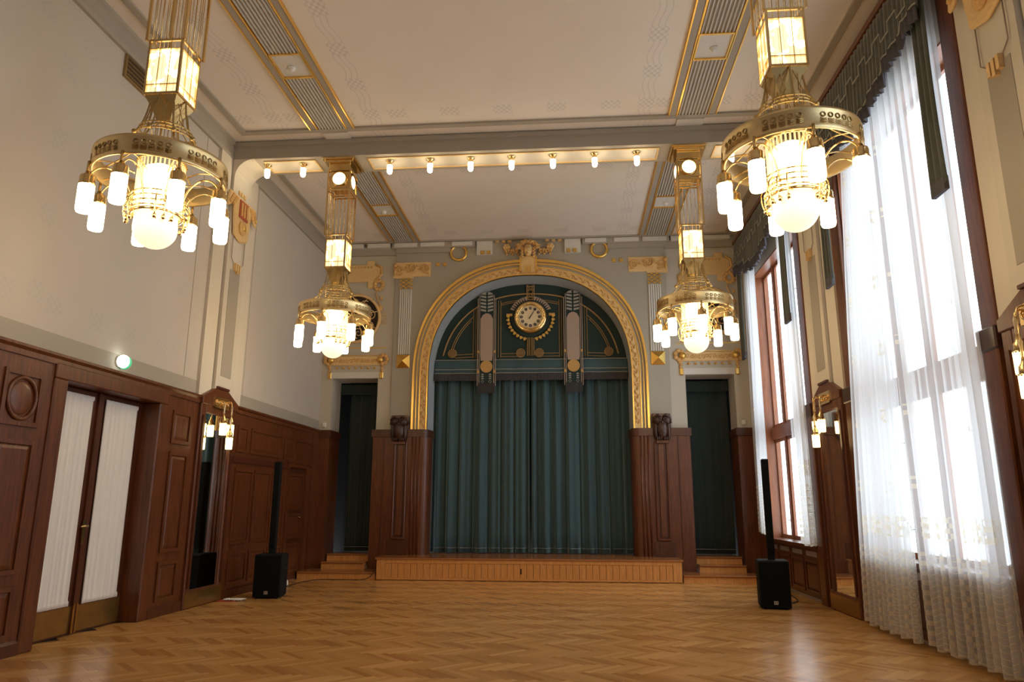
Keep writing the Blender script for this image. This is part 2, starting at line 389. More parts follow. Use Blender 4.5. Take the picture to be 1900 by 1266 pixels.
for s in (-1, 1): MB().box(s*4.66, s*4.70, 17.12, YE, 0, 4.6).build('dark_gap_board', 'black_rubber', _sh)  # black boards added to stand in for the darkness in the doorway gaps
# stage wall with an arch and two side doorways
AN, AZ = 2.27, 4.45
def arch_r(th, a, b):
    c, s = abs(cos(th)), abs(sin(th)); return (((c/a)**AN+(s/b)**AN)**(-1/AN))
def arch_pts(a, b, n=40, zb=3.2):
    pts = [(a, zb), (a, (zb+AZ)/2)]
    for k in range(n+1):
        th = pi*k/n; r = arch_r(th, a, b); pts.append((r*cos(th), AZ+r*sin(th)))
    return pts+[(-a, (zb+AZ)/2), (-a, zb)]
def arch_band(mb, a1, b1, a2, b2, y0, y1, zb=3.2, n=40):
    """solid band between an inner and an outer arch, from y0 (front) to y1"""
    A, B = arch_pts(a1, b1, n, zb), arch_pts(a2, b2, n, zb); m = len(A); vs = []
    for p, q in zip(A, B): vs += [(p[0],y0,p[1]),(q[0],y0,q[1]),(q[0],y1,q[1]),(p[0],y1,p[1])]
    fs = []
    for i in range(m-1):
        o, e = 4*i, 4*i+4
        for k in range(4):
            k2 = (k+1)%4; fs.append((o+k, e+k, e+k2, o+k2))
    fs += [(0,1,2,3), (4*m-1,4*m-2,4*m-3,4*m-4)]
    return mb.add(vs, fs, False)
wb = MB()
XS = 3.20
a0, b0 = 2.40, 2.42
ths = sorted([pi*k/48 for k in range(49)]+[math.atan2(ZC-AZ, XS), pi-math.atan2(ZC-AZ, XS)])
P_, Q_ = [(a0, 0)], [(XS, 0)]
for th in ths:
    r = arch_r(th, a0, b0); P_.append((r*cos(th), AZ+r*sin(th)))
    k = min(XS/abs(cos(th)) if abs(cos(th)) > 1e-6 else 1e9, (ZC-AZ)/sin(th) if sin(th) > 1e-6 else 1e9); Q_.append((k*cos(th), AZ+k*sin(th)))
P_.append((-a0, 0)); Q_.append((-XS, 0))
vs = []; fs = []
for p, q in zip(P_, Q_): vs += [(p[0],YB,p[1]),(q[0],YB,q[1]),(q[0],YB+.5,q[1]),(p[0],YB+.5,p[1])]
for i in range(len(P_)-1):
    o, e = 4*i, 4*i+4
    for k in range(4): fs.append((o+k, e+k, e+(k+1)%4, o+(k+1)%4))
wb.add(vs, fs)
arch_wall = wb.build('trim_1', 'stage_plaster'); struct(arch_wall, 'grey plaster stage front pierced by the big arch', 'wall')
m = MB()
for s in (-1, 1):
    xo = (XL-.1) if s < 0 else (XR+.1)
    yf = YB+.05
    m.box(s*XS, s*3.54, yf, yf+.65, 0, ZC).box(s*4.62, xo, yf, yf+.65, 0, ZC).box(s*3.54, s*4.62, yf, yf+.65, 4.41, ZC)
wb = m.build('wall_back', 'side_plaster'); struct(wb, 'pale plaster wall with two side doorways flanking the stage front', 'wall')
for s in (-1, 1): MB().box(s*3.50, s*4.66, yf-.012, yf, 4.42, 4.56).build('lintel_band', 'pale_panel', arch_wall)
# splayed reveal of the arch
A, B = arch_pts(2.36, 2.38, 40, HS), arch_pts(2.29, 2.30, 40, HS)
m = MB(); vs = []; fs = []
for p, q in zip(A, B): vs += [(p[0],YB-.01,p[1]),(q[0],YB+.52,q[1])]
for i in range(len(A)-1): fs.append((2*i, 2*i+1, 2*i+3, 2*i+2))
m.add(vs, fs, True).build('arch_reveal', 'blue_plaster', arch_wall)
# ------------------------------------------------------------------ ceiling
ce = MB().box(XL-.4, WT, YR-.3, YE+.3, ZC, ZC+.3).build('ceiling', 'ceiling_paint'); struct(ce, 'flat cream ceiling with blue-grey stencilled borders', 'ceiling')
def frame_xy(mb, x0, x1, y0, y1, w, z0, z1):
    mb.box(x0, x0+w, y0, y1, z0, z1).box(x1-w, x1, y0, y1, z0, z1).box(x0+w, x1-w, y0, y0+w, z0, z1).box(x0+w, x1-w, y1-w, y1, z0, z1); return mb
BAYS = [(6.53, 11.22), (11.86, 16.40), (1.2, 5.89)]
for (y0, y1) in BAYS:
    yy = y1-.28 if y1 < 16 else y1-.06
    MB_ = frame_xy(MB(), XL+.31, XR-.31, y0+.28, yy, .10, ZC-.035, ZC).build('ceiling_moulding', 'grey_plaster', ce)
    frame_xy(MB(), XL+.295, XR-.295, y0+.265, yy+.015, .015, ZC-.02, ZC).build('ceiling_fillet', 'gold_line', ce)
# ribbed strips with gold fillets
def strip(s, y0, y1, ym):
    t = empty('trim_%d' % (len([o for o in bpy.data.objects if o.name.startswith('trim_')])+1), (s*2.98, (y0+y1)/2, ZC)); struct(t, 'ribbed ceiling strip with gold fillets %s' % TXT.pop(0), 'ceiling trim')
    for a, b, mt, zz in ((2.60,2.74,'grey_plaster',.03), (3.22,3.36,'grey_plaster',.03), (2.595,2.615,'gold_leaf',.045), (2.72,2.745,'gold_leaf',.045), (3.215,3.24,'gold_leaf',.045), (3.345,3.365,'gold_leaf',.045)):
        MB().box(s*a, s*b, y0, y1, ZC-zz, ZC-.001).build('side_rail' if mt[0:2] == 'gr' else 'gold_fillet', mt, t)
    MB().box(s*2.745, s*3.215, y0, y1, ZC-.008, ZC-.001).build('backing', 'grey_plaster', t)
    for k in range(9):
        x = 2.77+k*.0525
        for (ya, yb) in ((y0, ym-.30), (ym+.30, y1)):
            o = MB().prism([(s*(x-.013), ZC-.008), (s*(x+.013), ZC-.008), (s*(x+.008), ZC-.035), (s*(x-.008), ZC-.035)], 'y', ya, yb).build('rib', 'ribbed_plaster', t)
    MB().box(s*2.745, s*3.215, ym-.27, ym+.27, ZC-.02, ZC-.001).build('square_panel', 'pale_panel', t)
    frame_xy(MB(), min(s*2.735,s*3.225), max(s*2.735,s*3.225), ym-.30, ym+.30, .03, ZC-.045, ZC-.001).build('gold_frame', 'gold_leaf', t)
    ye = y1 if y1 < 15.5 else y1-.0
    MB().box(s*2.76, s*3.20, ye+.14, ye+.36 if y1 < 15.5 else ye+.16, ZC-.03, ZC-.001).build('end_panel', 'pale_panel', t)
    d = tag(MB().lathe([(.055,0),(.055,-.02),(.045,-.025),(.040,-.05),(.025,-.062),(.0,-.064)], (s*3.0, ym+(.05 if y1 < 15.5 else .08), ZC-.02), 16).build('smoke_detector', 'white_plastic'),
        'round white smoke detector on the ceiling strip '+('near the stage' if y1 > 15.5 else 'before the beam')+(', window side' if s > 0 else ', door side'), 'smoke detector', 'smoke detectors on the ceiling strips')
TXT = ['before the beam on the door side', 'before the beam on the window side', 'beside the stage on the door side', 'beside the stage on the window side']
for (y0, y1, ym) in ((6.81, 10.84, 9.04), (12.14, 16.24, 14.32)):
    for s in (-1, 1): strip(s, y0, y1, ym)
# cornice friezes along the side walls and on the stage wall
def new_trim(): return 'trim_%d' % (len([o for o in bpy.data.objects if o.name.startswith('trim_')])+1)
for s, X, w in ((-1, XL, 'door-side'), (1, XR, 'window-side')):
    m = MB()
    m.prism([(X-s*.0, ZS), (X-s*.05, ZS), (X-s*.06, ZS+.06), (X-s*.045, ZS+.07), (X-s*.045, ZC-.07), (X-s*.08, ZC-.05), (X-s*.08, ZC), (X, ZC)], 'y', YR, 16.42)
    struct(m.build(new_trim(), 'grey_plaster'), 'grey plaster cornice running along the %s wall under the ceiling' % w, 'cornice')
t = empty(new_trim(), (0, YB, ZS)); struct(t, 'grey cornice with pale panels and gilt tabs above the stage arch', 'cornice')
for s in (-1, 1):
    MB().box(s*3.2, s*4.93, YB-.03, YB+.06, ZS+.02, ZC-.1).build('frieze', 'grey_plaster', t)
    MB().box(s*1.87, s*3.2, YB-.06, YB, 7.45, 7.56).build('frieze', 'grey_plaster', t)
    MB().box(s*1.28, s*3.3, YB-.09, YB, 7.56, ZC).build('panel_ground', 'grey_plaster', t)
    for a, b in ((2.68, 3.24), (2.02, 2.60), (1.34, 1.84), (3.34, 3.9), (4.0, 4.7)):
        bevel(MB().box(s*a, s*b, YB-.125, YB, 7.585, 7.685).build('panel', 'pale_panel', t), .006)
    MB().box(s*.86, s*1.24, YB-.06, YB, 7.36, 7.70).build('tab', 'pale_panel', t)
    for x in (.95, 1.10): bevel(MB().box(s*x-.045, s*x+.045, YB-.10, YB-.06, 7.36, 7.45).build('gilt_square', 'gold_line', t), .01)
    for x in (.45, .60, .75): MB().box(s*x-.04, s*x+.04, YB-.08, YB, 7.66, 7.70).build('dentil', 'ochre_pale', t)
# ------------------------------------------------------------------ beams
def beam(y0, y1, label):
    t = empty(new_trim(), (0, (y0+y1)/2, ZS)); struct(t, label, 'beam')
    m = MB().box(XL, XR, y0, y1, ZS, ZC); m.build('beam_body', 'grey_plaster', t)
    for yy in (y0-.035, y1): MB().box(XL, XR, yy, yy+.035, ZC-.10, ZC-.03).build('beam_moulding', 'grey_plaster', t)
    for a, b in ((-4.35, -3.42), (-2.5, 2.5), (3.42, 4.35)):
        frame_xy(MB(), a, b, y0+.10, y1-.10, .025, ZS-.018, ZS).build('soffit_frame', 'ochre_pale', t)
        MB().box(a+.03, b-.03, y0+.13, y1-.13, ZS-.006, ZS).build('soffit_field', 'cream_plaster', t)
    for s, X in ((-1, XL), (1, XR)):
        if s < 0 and y0 < 8: continue
        R = .32; xi = X-s*.10
        arc = [(xi-s*(R-R*cos(k*pi/16)), ZS-R+R*sin(k*pi/16)) for k in range(9)]
        MB().prism([(X, ZS), (X, 3.2), (xi, 3.2)]+arc+[(xi-s*R, ZS)], 'y', y0, y1).build('pilaster', 'cream_plaster', t)
        MB().box(xi, xi-s*.006, y0+.14, y1-.14, 3.6, 5.45).build('pilaster_panel', 'grey_plaster', t)
        for k in range(3): MB().box(xi, xi-s*.02, (y0+y1)/2-.13+k*.10, (y0+y1)/2-.07+k*.10, 6.83, 6.90).build('pilaster_dentil', 'ochre_pale', t)
    return t
beam(BEAMS[0], BEAMS[1], 'grey ceiling beam with bulb-lit soffit nearest the stage')
beam(5.89, 6.53, 'grey ceiling beam above the chandeliers by the double doors')
# wall strips beside the pilasters
for s, X, nm in ((-1, XL, bpy.data.objects['wall_left']), (1, XR, bpy.data.objects['wall_right'])):
    for yc in ((11.54, 6.21) if s > 0 else (11.54,)):
        for a, b, mt in ((-.72,-.34,'warm_plaster'), (.34,.72,'warm_plaster')):
            MB().box(X, X-s*.05, yc+a, yc+b, 3.2, ZS).build('pilaster_strip', mt, nm)
# ------------------------------------------------------------------ joinery helpers
def panel(X, s, y0, y1, z0, z1, parent, mat='mahogany', oval=False, name='panel'):
    """raised and fielded panel on a side wall: X the face, s the way into the room"""
    m = MB(); w = min(.05, (y1-y0)*.14)
    m.box(X, X+s*.022, y0, y0+w, z0, z1).box(X, X+s*.022, y1-w, y1, z0, z1).box(X, X+s*.022, y0+w, y1-w, z0, z0+w).box(X, X+s*.022, y0+w, y1-w, z1-w, z1)
    if oval:
        cy, cz, ry, rz = (y0+y1)/2, (z0+z1)/2, (y1-y0)/2-w*1.6, (z1-z0)/2-w*1.4
        m.tube([(X+s*.012, cy+ry*cos(2*pi*k/28), cz+rz*sin(2*pi*k/28)) for k in range(28)], .022, 6, True)
        m.ball((X, cy, cz), (.018, ry*.82, rz*.82), 20, 8)
    else:
        i = w*2.0; x1 = X+s*.014
        if y1-y0 > 4*w:
            a = [(X, y0+w, z0+w), (X, y1-w, z0+w), (X, y1-w, z1-w), (X, y0+w, z1-w), (x1, y0+i, z0+i), (x1, y1-i, z0+i), (x1, y1-i, z1-i), (x1, y0+i, z1-i)]
            f = [(0,1,5,4),(1,2,6,5),(2,3,7,6),(3,0,4,7),(4,5,6,7)]
            m.add(a, f if s > 0 else [tuple(reversed(q)) for q in f])
    return m.build(name, mat, parent)
# ------------------------------------------------------------------ wainscot, door side
t = empty(new_trim(), (XL, 5, 0)); struct(t, 'dark mahogany wainscot panelling along the door-side wall', 'wainscot'); WLt = t
F = XL+.05
for a, b in ((YR, 7.62), (9.98, 14.66), (15.72, 16.44)): MB().box(XL, F, a, b, 0, HW-.06).build('backboard', 'mahogany', t)
MB().box(XL, F, 14.66, 15.72, 2.32, HW-.06).build('backboard', 'mahogany', t)
for a, b in ((YR, 10.86), (12.06, 16.44)):
    m = MB().prism([(XL, HW-.12), (F+.02, HW-.12), (F+.02, HW-.06), (F+.05, HW-.03), (F+.05, HW), (XL, HW)], 'y', a, b); m.build('cap_rail', 'mahogany', t)
    MB().prism([(XL, 0), (F+.025, 0), (F+.025, .12), (F, .15), (XL, .15)], 'y', a if a > 0 else YR, 7.62 if a < 0 else 14.66).build('plinth', 'mahogany_dark', t)
MB().prism([(XL, 0), (F+.025, 0), (F+.025, .12), (F, .15), (XL, .15)], 'y', 9.98, 10.86).build('plinth', 'mahogany_dark', t)
for y0, y1 in ((6.90, 7.46), (4.9, 5.5)):
    panel(F, 1, y0, y1, 2.34, 2.92, t, oval=True); panel(F, 1, y0, y1, .82, 2.20, t); panel(F, 1, y0, y1, .18, .70, t)
for y0, y1 in ((10.14, 10.66),): panel(F, 1, y0, y1, 2.40, 2.88, t); panel(F, 1, y0, y1, .86, 2.28, t); panel(F, 1, y0, y1, .20, .74, t)
for y0, y1 in ((12.26, 12.68), (12.80, 14.26), (14.36, 14.92), (15.02, 15.95)): panel(F, 1, y0, y1, 2.42, 2.88, t)
for y0, y1 in ((12.26, 12.98), (13.06, 13.78), (13.86, 14.52)): panel(F, 1, y0, y1, .86, 2.14, t); panel(F, 1, y0, y1, .20, .74, t)
MB().box(F, F+.03, 12.1, 14.62, 2.24, 2.34).build('rail', 'mahogany_dark', t)
MB().box(F, F+.04, 14.56, 15.98, 2.36, 2.42).build('door_cornice', 'mahogany', t)
MB().box(F, F+.025, 15.98, 16.06, .15, HW-.12).build('stile', 'mahogany', t)
# ------------------------------------------------------------------ double door with curtained leaves
d = empty('door_1', (XL, 8.8, 0)); struct(d, 'mahogany double door with tall white curtained panes and brass kick plates', 'door')
m = MB().box(XL-.34, F+.03, 7.62, 7.84, 0, 2.93).box(XL-.34, F+.03, 9.76, 9.98, 0, 2.93); bevel(m.build('door_jamb', 'mahogany', d), .015)
bevel(MB().box(XL-.34, F+.03, 7.62, 9.98, 2.93, HW-.10).build('door_head', 'mahogany', d), .01)
DX = XL-.19
for k, (y0, y1) in enumerate(((7.85, 8.795), (8.805, 9.75))):
    lf = MB().box(DX-.05, DX, y0, y0+.13, .01, 2.92).box(DX-.05, DX, y1-.13, y1, .01, 2.92).box(DX-.05, DX, y0+.13, y1-.13, .01, .36).box(DX-.05, DX, y0+.13, y1-.13, 2.80, 2.92).build('door_leaf', 'mahogany_dark', d)
    MB().box(DX-.035, DX-.028, y0+.13, y1-.13, .36, 2.80).build('pane', 'window_glass', lf)
    # gathered curtain on the pane
    cv = MB(); N = 60; vs = []; fs = []
    ya, yb = y0+.12, y1-.11; za, zb = .34, 2.86
    for i in range(N+1):
        u = i/N; y = ya+(yb-ya)*u; x = DX+.016+.011*sin(u*2*pi*9+1.3*sin(u*11))+.004*sin(u*97)
        for z in (za, za+.05, za+.07, zb-.06, zb-.04, zb): vs.append((x if za+.06 < z < zb-.05 else DX+.02+.003*sin(u*40), y, z))
    for i in range(N):
        for j in range(5): fs.append((i*6+j, i*6+6+j, i*6+7+j, i*6+1+j))
    cv.add(vs, fs, True)
    o = cv.build('door_curtain', 'door_cloth', lf); o.modifiers.new('thick', 'SOLIDIFY').thickness = .004
    MB().box(DX, DX+.006, y0+.02, y1-.02, .03, .33).build('kick_plate', 'brass_worn', lf)
ct = MB().box(DX, DX+.03, 8.765, 8.835, .02, 2.92).build('meeting_stile', 'mahogany_dark', d)
m = MB().box(DX+.03, DX+.036, 8.75, 8.80, 1.05, 1.34); m.cyl((DX+.036, 8.775, 1.27), .012, 0, .05, 8, 'x'); m.tube([(DX+.085, 8.78, 1.27), (DX+.088, 8.72, 1.27), (DX+.080, 8.66, 1.265)], .010, 8)
m.build('door_handle', 'brass', d)
for y in (8.765, 8.82): MB().box(DX+.03, DX+.04, y, y+.02, .02, .36).build('edge_strip', 'brass', d)
# panelled door at the stage end
d = empty('door_2', (XL, 15.19, 0)); struct(d, 'dark panelled single door beside the stage steps', 'door')
MB().box(XL-.05, XL+.02, 14.70, 15.68, .01, 2.28).build('door_leaf', 'mahogany_dark', d)
MB().box(XL, F+.03, 14.62, 14.72, 0, 2.40).box(XL, F+.03, 15.66, 15.76, 0, 2.40).box(XL, F+.03, 14.72, 15.66, 2.28, 2.40).build('door_frame', 'mahogany', d)
for y0, y1, z0, z1 in ((14.82, 15.56, 1.42, 2.16), (14.82, 15.56, .84, 1.34), (14.82, 15.56, .16, .74)): panel(XL+.02, 1, y0, y1, z0, z1, d)
m = MB().box(XL+.02, XL+.028, 15.45, 15.50, 1.10, 1.34); m.tube([(XL+.03, 15.475, 1.26), (XL+.08, 15.475, 1.26), (XL+.082, 15.38, 1.26)], .010, 8); m.build('door_handle', 'brass', d)
# ------------------------------------------------------------------ wall mirrors with pediments
def mirror(X, s, yc, label):
    t = empty('wall_mirror', (X, yc, 0)); tag(t, label, 'mirror')
    f = X+s*.10
    m = MB().box(X, f, yc-.60, yc-.44, 0, 3.10).box(X, f, yc+.44, yc+.60, 0, 3.10).box(X, f, yc-.44, yc+.44, 0, .27).box(X, f, yc-.44, yc+.44, 2.95, 3.10)
    bevel(m.build('frame', 'mahogany', t), .012)
    m = MB().prism([(yc-.61, 3.08), (yc+.61, 3.08), (yc+.61, 3.20), (yc+.18, 3.39), (yc-.18, 3.39), (yc-.61, 3.20)], 'x', X, X+s*.12); bevel(m.build('pediment', 'mahogany', t), .01)
    MB().box(X, X+s*.14, yc-.20, yc+.20, 3.375, 3.41).build('pediment_cap', 'mahogany_dark', t)
    MB().box(X+s*.062, X+s*.07, yc-.44, yc+.44, .27, 2.95).build('mirror_plate', 'mirror_glass', t)
    MB().box(f, f+s*.006, yc-.58, yc+.58, .02, .24).build('kick_plate', 'brass_worn', t)
    for q in (-1, 1): MB().box(f, f+s*.018, yc+q*.52-.03, yc+q*.52+.03, .3, 2.9).build('reeded_stile', 'mahogany_dark', t)
    return t
mirror(XL, 1, 11.46, 'tall wall mirror in a mahogany pediment frame set into the door-side panelling')
mirror(XR, -1, 11.46, 'tall wall mirror in a mahogany pediment frame between the two windows')
mirror(XR, -1, 6.18, 'tall mahogany framed mirror on the pier beyond the full-length curtains')
# sconces: gilt plate, bracket and three hanging lamps
def sconce(X, s, yc, label):
    t = empty('wall_sconce', (X, yc, 3.1)); tag(t, label, 'wall lamp', 'three-light brass wall lamps hung before the mirrors')
    f = X+s*.12
    m = MB().box(f, f+s*.012, yc-.24, yc+.24, 3.06, 3.24)
    for k in range(4): m.ring((f+s*.016, yc-.165+k*.11, 3.15), .042, .010, 12, 'x', 5); m.ball((f+s*.016, yc-.165+k*.11, 3.15), .018, 8, 5)
    m.build('back_plate', 'brass', t)
    for k, (dy, dx, zl) in enumerate(((-.13, .14, 2.62), (.13, .14, 2.62), (0, .20, 2.40))):
        x, y = X+s*(.10+dx), yc+dy
        m = MB().tube(sm([(f, y, 3.17), (x-s*.05, y, 3.175), (x-s*.01, y, 3.15), (x, y, 3.08)]), .009, 6); m.tube([(x, y, 3.08), (x, y, zl+.34)], .006, 6); m.build('bracket_arm', 'brass', t)
        MB().lathe([(.008,zl+.50),(.018,zl+.47),(.012,zl+.40),(.018,zl+.36),(.008,zl+.33)], (x, y, 0), 10).build('glass_drop', 'glass_rod', t)
        MB().lathe([(.012,zl+.34),(.022,zl+.29),(.042,zl+.26),(.044,zl+.20),(.055,zl+.20),(.055,zl+.18)], (x, y, 0), 14).build('lamp_cap', 'brass', t)
        sh = MB(); n = 24; prof = [(.054, zl+.19), (.052, zl+.02), (.050, zl)]
        vs = []; fs = []
        for r, z in prof:
            for q in range(n): rr = r*(1+(.05 if q%2 else -.03)); vs.append((x+rr*cos(2*pi*q/n), y+rr*sin(2*pi*q/n), z))
        for i in range(2):
            for q in range(n): fs.append((i*n+q, (i+1)*n+q, (i+1)*n+(q+1)%n, i*n+(q+1)%n))
        fs.append(tuple(range(2*n, 3*n))[::-1]); sh.add(vs, fs); sh.build('ribbed_shade', 'sconce_glass', t)
    return t
sconce(XL, 1, 11.46, 'three-light brass wall lamp before the mirror near the double doors')
sconce(XR, -1, 11.46, 'three-light brass wall lamp before the mirror between the windows')
sconce(XR, -1, 6.18, 'three-light brass wall lamp on the pier beyond the full-length curtains')
# ------------------------------------------------------------------ windows
def window(i, y0, y1, label):
    t = empty('window_%d' % i, (XR, (y0+y1)/2, .9)); struct(t, label, 'window')
    z0, z1, zt = .90, 6.42, (2.86, 3.10)
    MB().box(XR+.0, WT-.015, y0-.005, y0+.03, z0, z1).box(XR, WT-.015, y1-.03, y1+.005, z0, z1).box(XR, WT-.015, y0+.03, y1-.03, z1-.03, z1).build('lining', 'window_wood', t)
    f = XR-.07
    m = MB().box(f, XR+.02, y0-.28, y0, 3.14, 7.33).box(f, XR+.02, y1, y1+.28, 3.14, 7.33).box(f, XR+.02, y0, y1, 7.10, 7.33); bevel(m.build('architrave', 'mahogany', t), .02, 2)
    m = MB()
    for y in (y0-.28, y1): m.box(f-.03, XR+.02, y, y+.28, .0, 3.14)
    bevel(m.build('lower_post', 'mahogany', t), .012)
    m = MB()
    for y in (y0-.30, y1-.02): m.box(f-.05, XR, y, y+.32, 2.96, 3.18)
    bevel(m.build('carved_block', 'mahogany_carved', t), .015)
    MB().box(XR+.001, XR+.05, y0, y1, 6.42, 7.12).build('head_board', 'warm_plaster', t)
    MB().box(XR-.12, XR+.31, y0-.02, y1+.02, .84, .90).build('window_sill', 'mahogany', t)
    MB().box(XR+.16, XR+.30, y0+.03, y1-.03, zt[0], zt[1]).build('transom', 'window_wood', t)
    xs = XR+.24; n = 4; w = (y1-y0-.06)/n
    for k in range(1, n): MB().box(xs-.045, xs+.045, y0+.03+k*w-.045, y0+.03+k*w+.045, z0, z1-.03).build('mullion', 'window_wood', t)
    for k in range(n):
        a, b = y0+.03+k*w+(.05 if k else 0), y0+.03+(k+1)*w-(.05 if k < n-1 else 0)
        for za, zb in ((z0, zt[0]), (zt[1], z1-.03)):
            sh = MB().box(xs-.02, xs+.02, a, a+.055, za, zb).box(xs-.02, xs+.02, b-.055, b, za, zb).box(xs-.02, xs+.02, a+.055, b-.055, za, za+.07).box(xs-.02, xs+.02, a+.055, b-.055, zb-.06, zb).build('sash', 'window_wood', t)
            MB().box(xs-.003, xs+.003, a+.055, b-.055, za+.07, zb-.06).build('pane', 'window_glass', sh)
            if k%2: 
                for zz in ((za+(zb-za)*.18), (za+(zb-za)*.72)): MB().tube([(xs-.04, a-.03, zz), (xs-.10, a-.03, zz), (xs-.10, a-.03, zz+.05)], .007, 5).build('stay_hook', 'black_rubber', sh)
    # panelled radiator cover below the sill
    fb = XR-.10
    MB().box(fb+.03, XR, y0, y1, .06, .84).build('apron', 'mahogany_dark', t)
    w = (y1-y0)/4
    for k in range(4):
        panel(fb+.03, -1, y0+k*w+.04, y0+(k+1)*w-.04, .12, .66, t, 'mahogany_dark', name='apron_panel')
        MB().box(fb+.02, fb+.03, y0+k*w+.12, y0+(k+1)*w-.12, .71, .79).build('vent_slot', 'silver_badge', t)
    return t
window(1, *WINS[0], 'tall four-light mahogany window beside the stage, mostly uncovered')
window(2, *WINS[1], 'tall four-light window behind the full-length sheer curtains')
window(3, *WINS[2], 'tall four-light window past the pier with the wall lamp')
# outside: plain stone parapet ledge under the windows
# ------------------------------------------------------------------ sheer curtains, valances
def sheer(yfun, z0, z1, x, n, label, waves, amp=.05, hemwave=.02, nz=14):
    m = MB(); vs = []; fs = []; uv = []
    for i in range(n+1):
        u = i/n
        for j in range(nz+1):
            v = j/nz; ya, yb = yfun(v); y = ya+(yb-ya)*u
            ph = u*2*pi*waves+1.4*sin(u*7.3)+.35*sin(3*v+5*u)
            xx = x-amp*sin(ph)*(1-.25*v)-.018*sin(u*61+2*v)
            z = z0+(z1-z0)*v+(1-v)**6*hemwave*sin(u*2*pi*waves*.5+.7)
            vs.append((xx, y+.03*cos(ph)*(1-.3*v), z)); uv.append((u*abs(yb-ya)*1.5+.1, v*(z1-z0)))
    for i in range(n):
        for j in range(nz):
            a = i*(nz+1)+j; fs.append((a, a+nz+1, a+nz+2, a+1))
    m.add(vs, fs, True); m.uv = uv; o = m.build('sheer_curtain', 'sheer_voile'); return tag(o, label, 'curtain', 'embroidered white sheer curtains at the windows')
XSH = 4.78
sheer(lambda v: (10.36-.85*v**1.2, 8.88-.12*v**.7), .06, 7.08, XSH, 150, 'embroidered white sheer curtain hanging to the floor, its edge against the mirror pier', 10)
sheer(lambda v: (8.68+.04*v**.7, 7.00+.06*v), .06, 7.08, XSH+.03, 160, 'embroidered white sheer curtain hanging to the floor beside the pier with a wall lamp', 11)
sheer(lambda v: (15.80-.15*v, 14.98-.12*v), .98, 7.08, 4.82, 70, 'narrow drawn-back sheer curtain next to the stage corner', 6, .04)
sheer(lambda v: (12.98+.12*v, 12.36), .90, 7.08, 4.82, 60, 'narrow drawn-back sheer curtain next to the mirror pier', 5, .04)
sheer(lambda v: (5.15, 1.76), .06, 7.08, XSH, 120, 'sheer curtain at the window beyond the pier with the wall lamp', 20)
def valance(y0, y1, label):
    t = empty('valance', (4.70, (y0+y1)/2, 7.35)); tag(t, label, 'valance', 'grey-green fringed valances over the windows')
    MB().box(4.66, XR-.04, y0-.06, y1+.06, 7.30, 7.38).build('pelmet_board', 'mahogany', t)
    N = 150; vs = []; fs = []; fr = []; ff = []
    def zb(u):
        c = abs(u-.5)*2; base = 6.20 if c < .22 else 6.28+.10*(c-.22) if c < .5 else 6.44 if c < .78 else 6.54
        return base+.035*abs(sin(u*pi*14))
    for i in range(N+1):
        u = i/N; y = y0+(y1-y0)*u
        for j in range(7):
            v = j/6; x = 4.70-.022*sin(u*2*pi*34+sin(u*20))*(.6+.4*v)-.03*v; vs.append((x, y, 7.34+(zb(u)+.13-7.34)*v))
        for j in range(3):
            v = j/2; x = 4.655-.03*sin(u*2*pi*34+sin(u*20))+.012*sin(i*2.4); fr.append((x, y, zb(u)+.15-.17*v+(.008*sin(i*2.1) if j == 2 else 0)))
    for i in range(N):
        for j in range(6): a = i*7+j; fs.append((a, a+1, a+8, a+7))
        for j in range(2): a = i*3+j; ff.append((a, a+1, a+4, a+3))
    o = MB().add(vs, fs, True).build('valance_cloth', 'valance_cloth', t); o.modifiers.new('thick', 'SOLIDIFY').thickness = .006
    o = MB().add(fr, ff, True).build('valance_fringe', 'valance_fringe', t); o.modifiers.new('thick', 'SOLIDIFY').thickness = .012
    # braid: a stepped meander of ribbon
    pts = []; n = 16
    for k in range(n):
        a, b = y0+(y1-y0)*k/n, y0+(y1-y0)*(k+1)/n; h0, h1 = (6.86, 6.98) if k%2 else (6.98, 6.86)
        pts += [(4.648, a, h0), (4.648, b-.01, h0)]
    MB().tube(pts, .010, 4).build('ribbon', 'ribbon_pale', t)
    MB().tube([(4.645, y0+(y1-y0)*k/60, zb(k/60)+.19) for k in range(61)], .010, 4).build('ribbon', 'ribbon_pale', t)
    for ya, yb in ((y0-.02, y0+.30), (y1-.30, y1+.02)):
        n = 24; vs = []; fs = []
        for i in range(n+1):
            u = i/n
            for j in range(13):
                v = j/12; w = 1-.35*v*(1-v)*2; yy = (ya+yb)/2+(yb-ya)*(u-.5)*w
                vs.append((4.74-.025*sin(u*2*pi*2.5)-.02*v, yy+.02*sin(3*v), 7.30-2.60*v-(.06*abs(sin(u*pi*2)) if j == 12 else 0)))
        for i in range(n):
            for j in range(12): a = i*13+j; fs.append((a, a+1, a+14, a+13))
        o = MB().add(vs, fs, True).build('side_tail', 'valance_cloth', t); o.modifiers.new('thick', 'SOLIDIFY').thickness = .008
        MB().box(4.69, 4.735, ya+.02, yb-.02, 4.62, 4.76).build('tail_fringe', 'valance_fringe', t)
    return t
valance(12.36, 15.92, 'grey-green fringed valance with side tails over the window beside the stage')
valance(7.02, 10.52, 'grey-green fringed valance with side tails over the full-length sheer curtains')
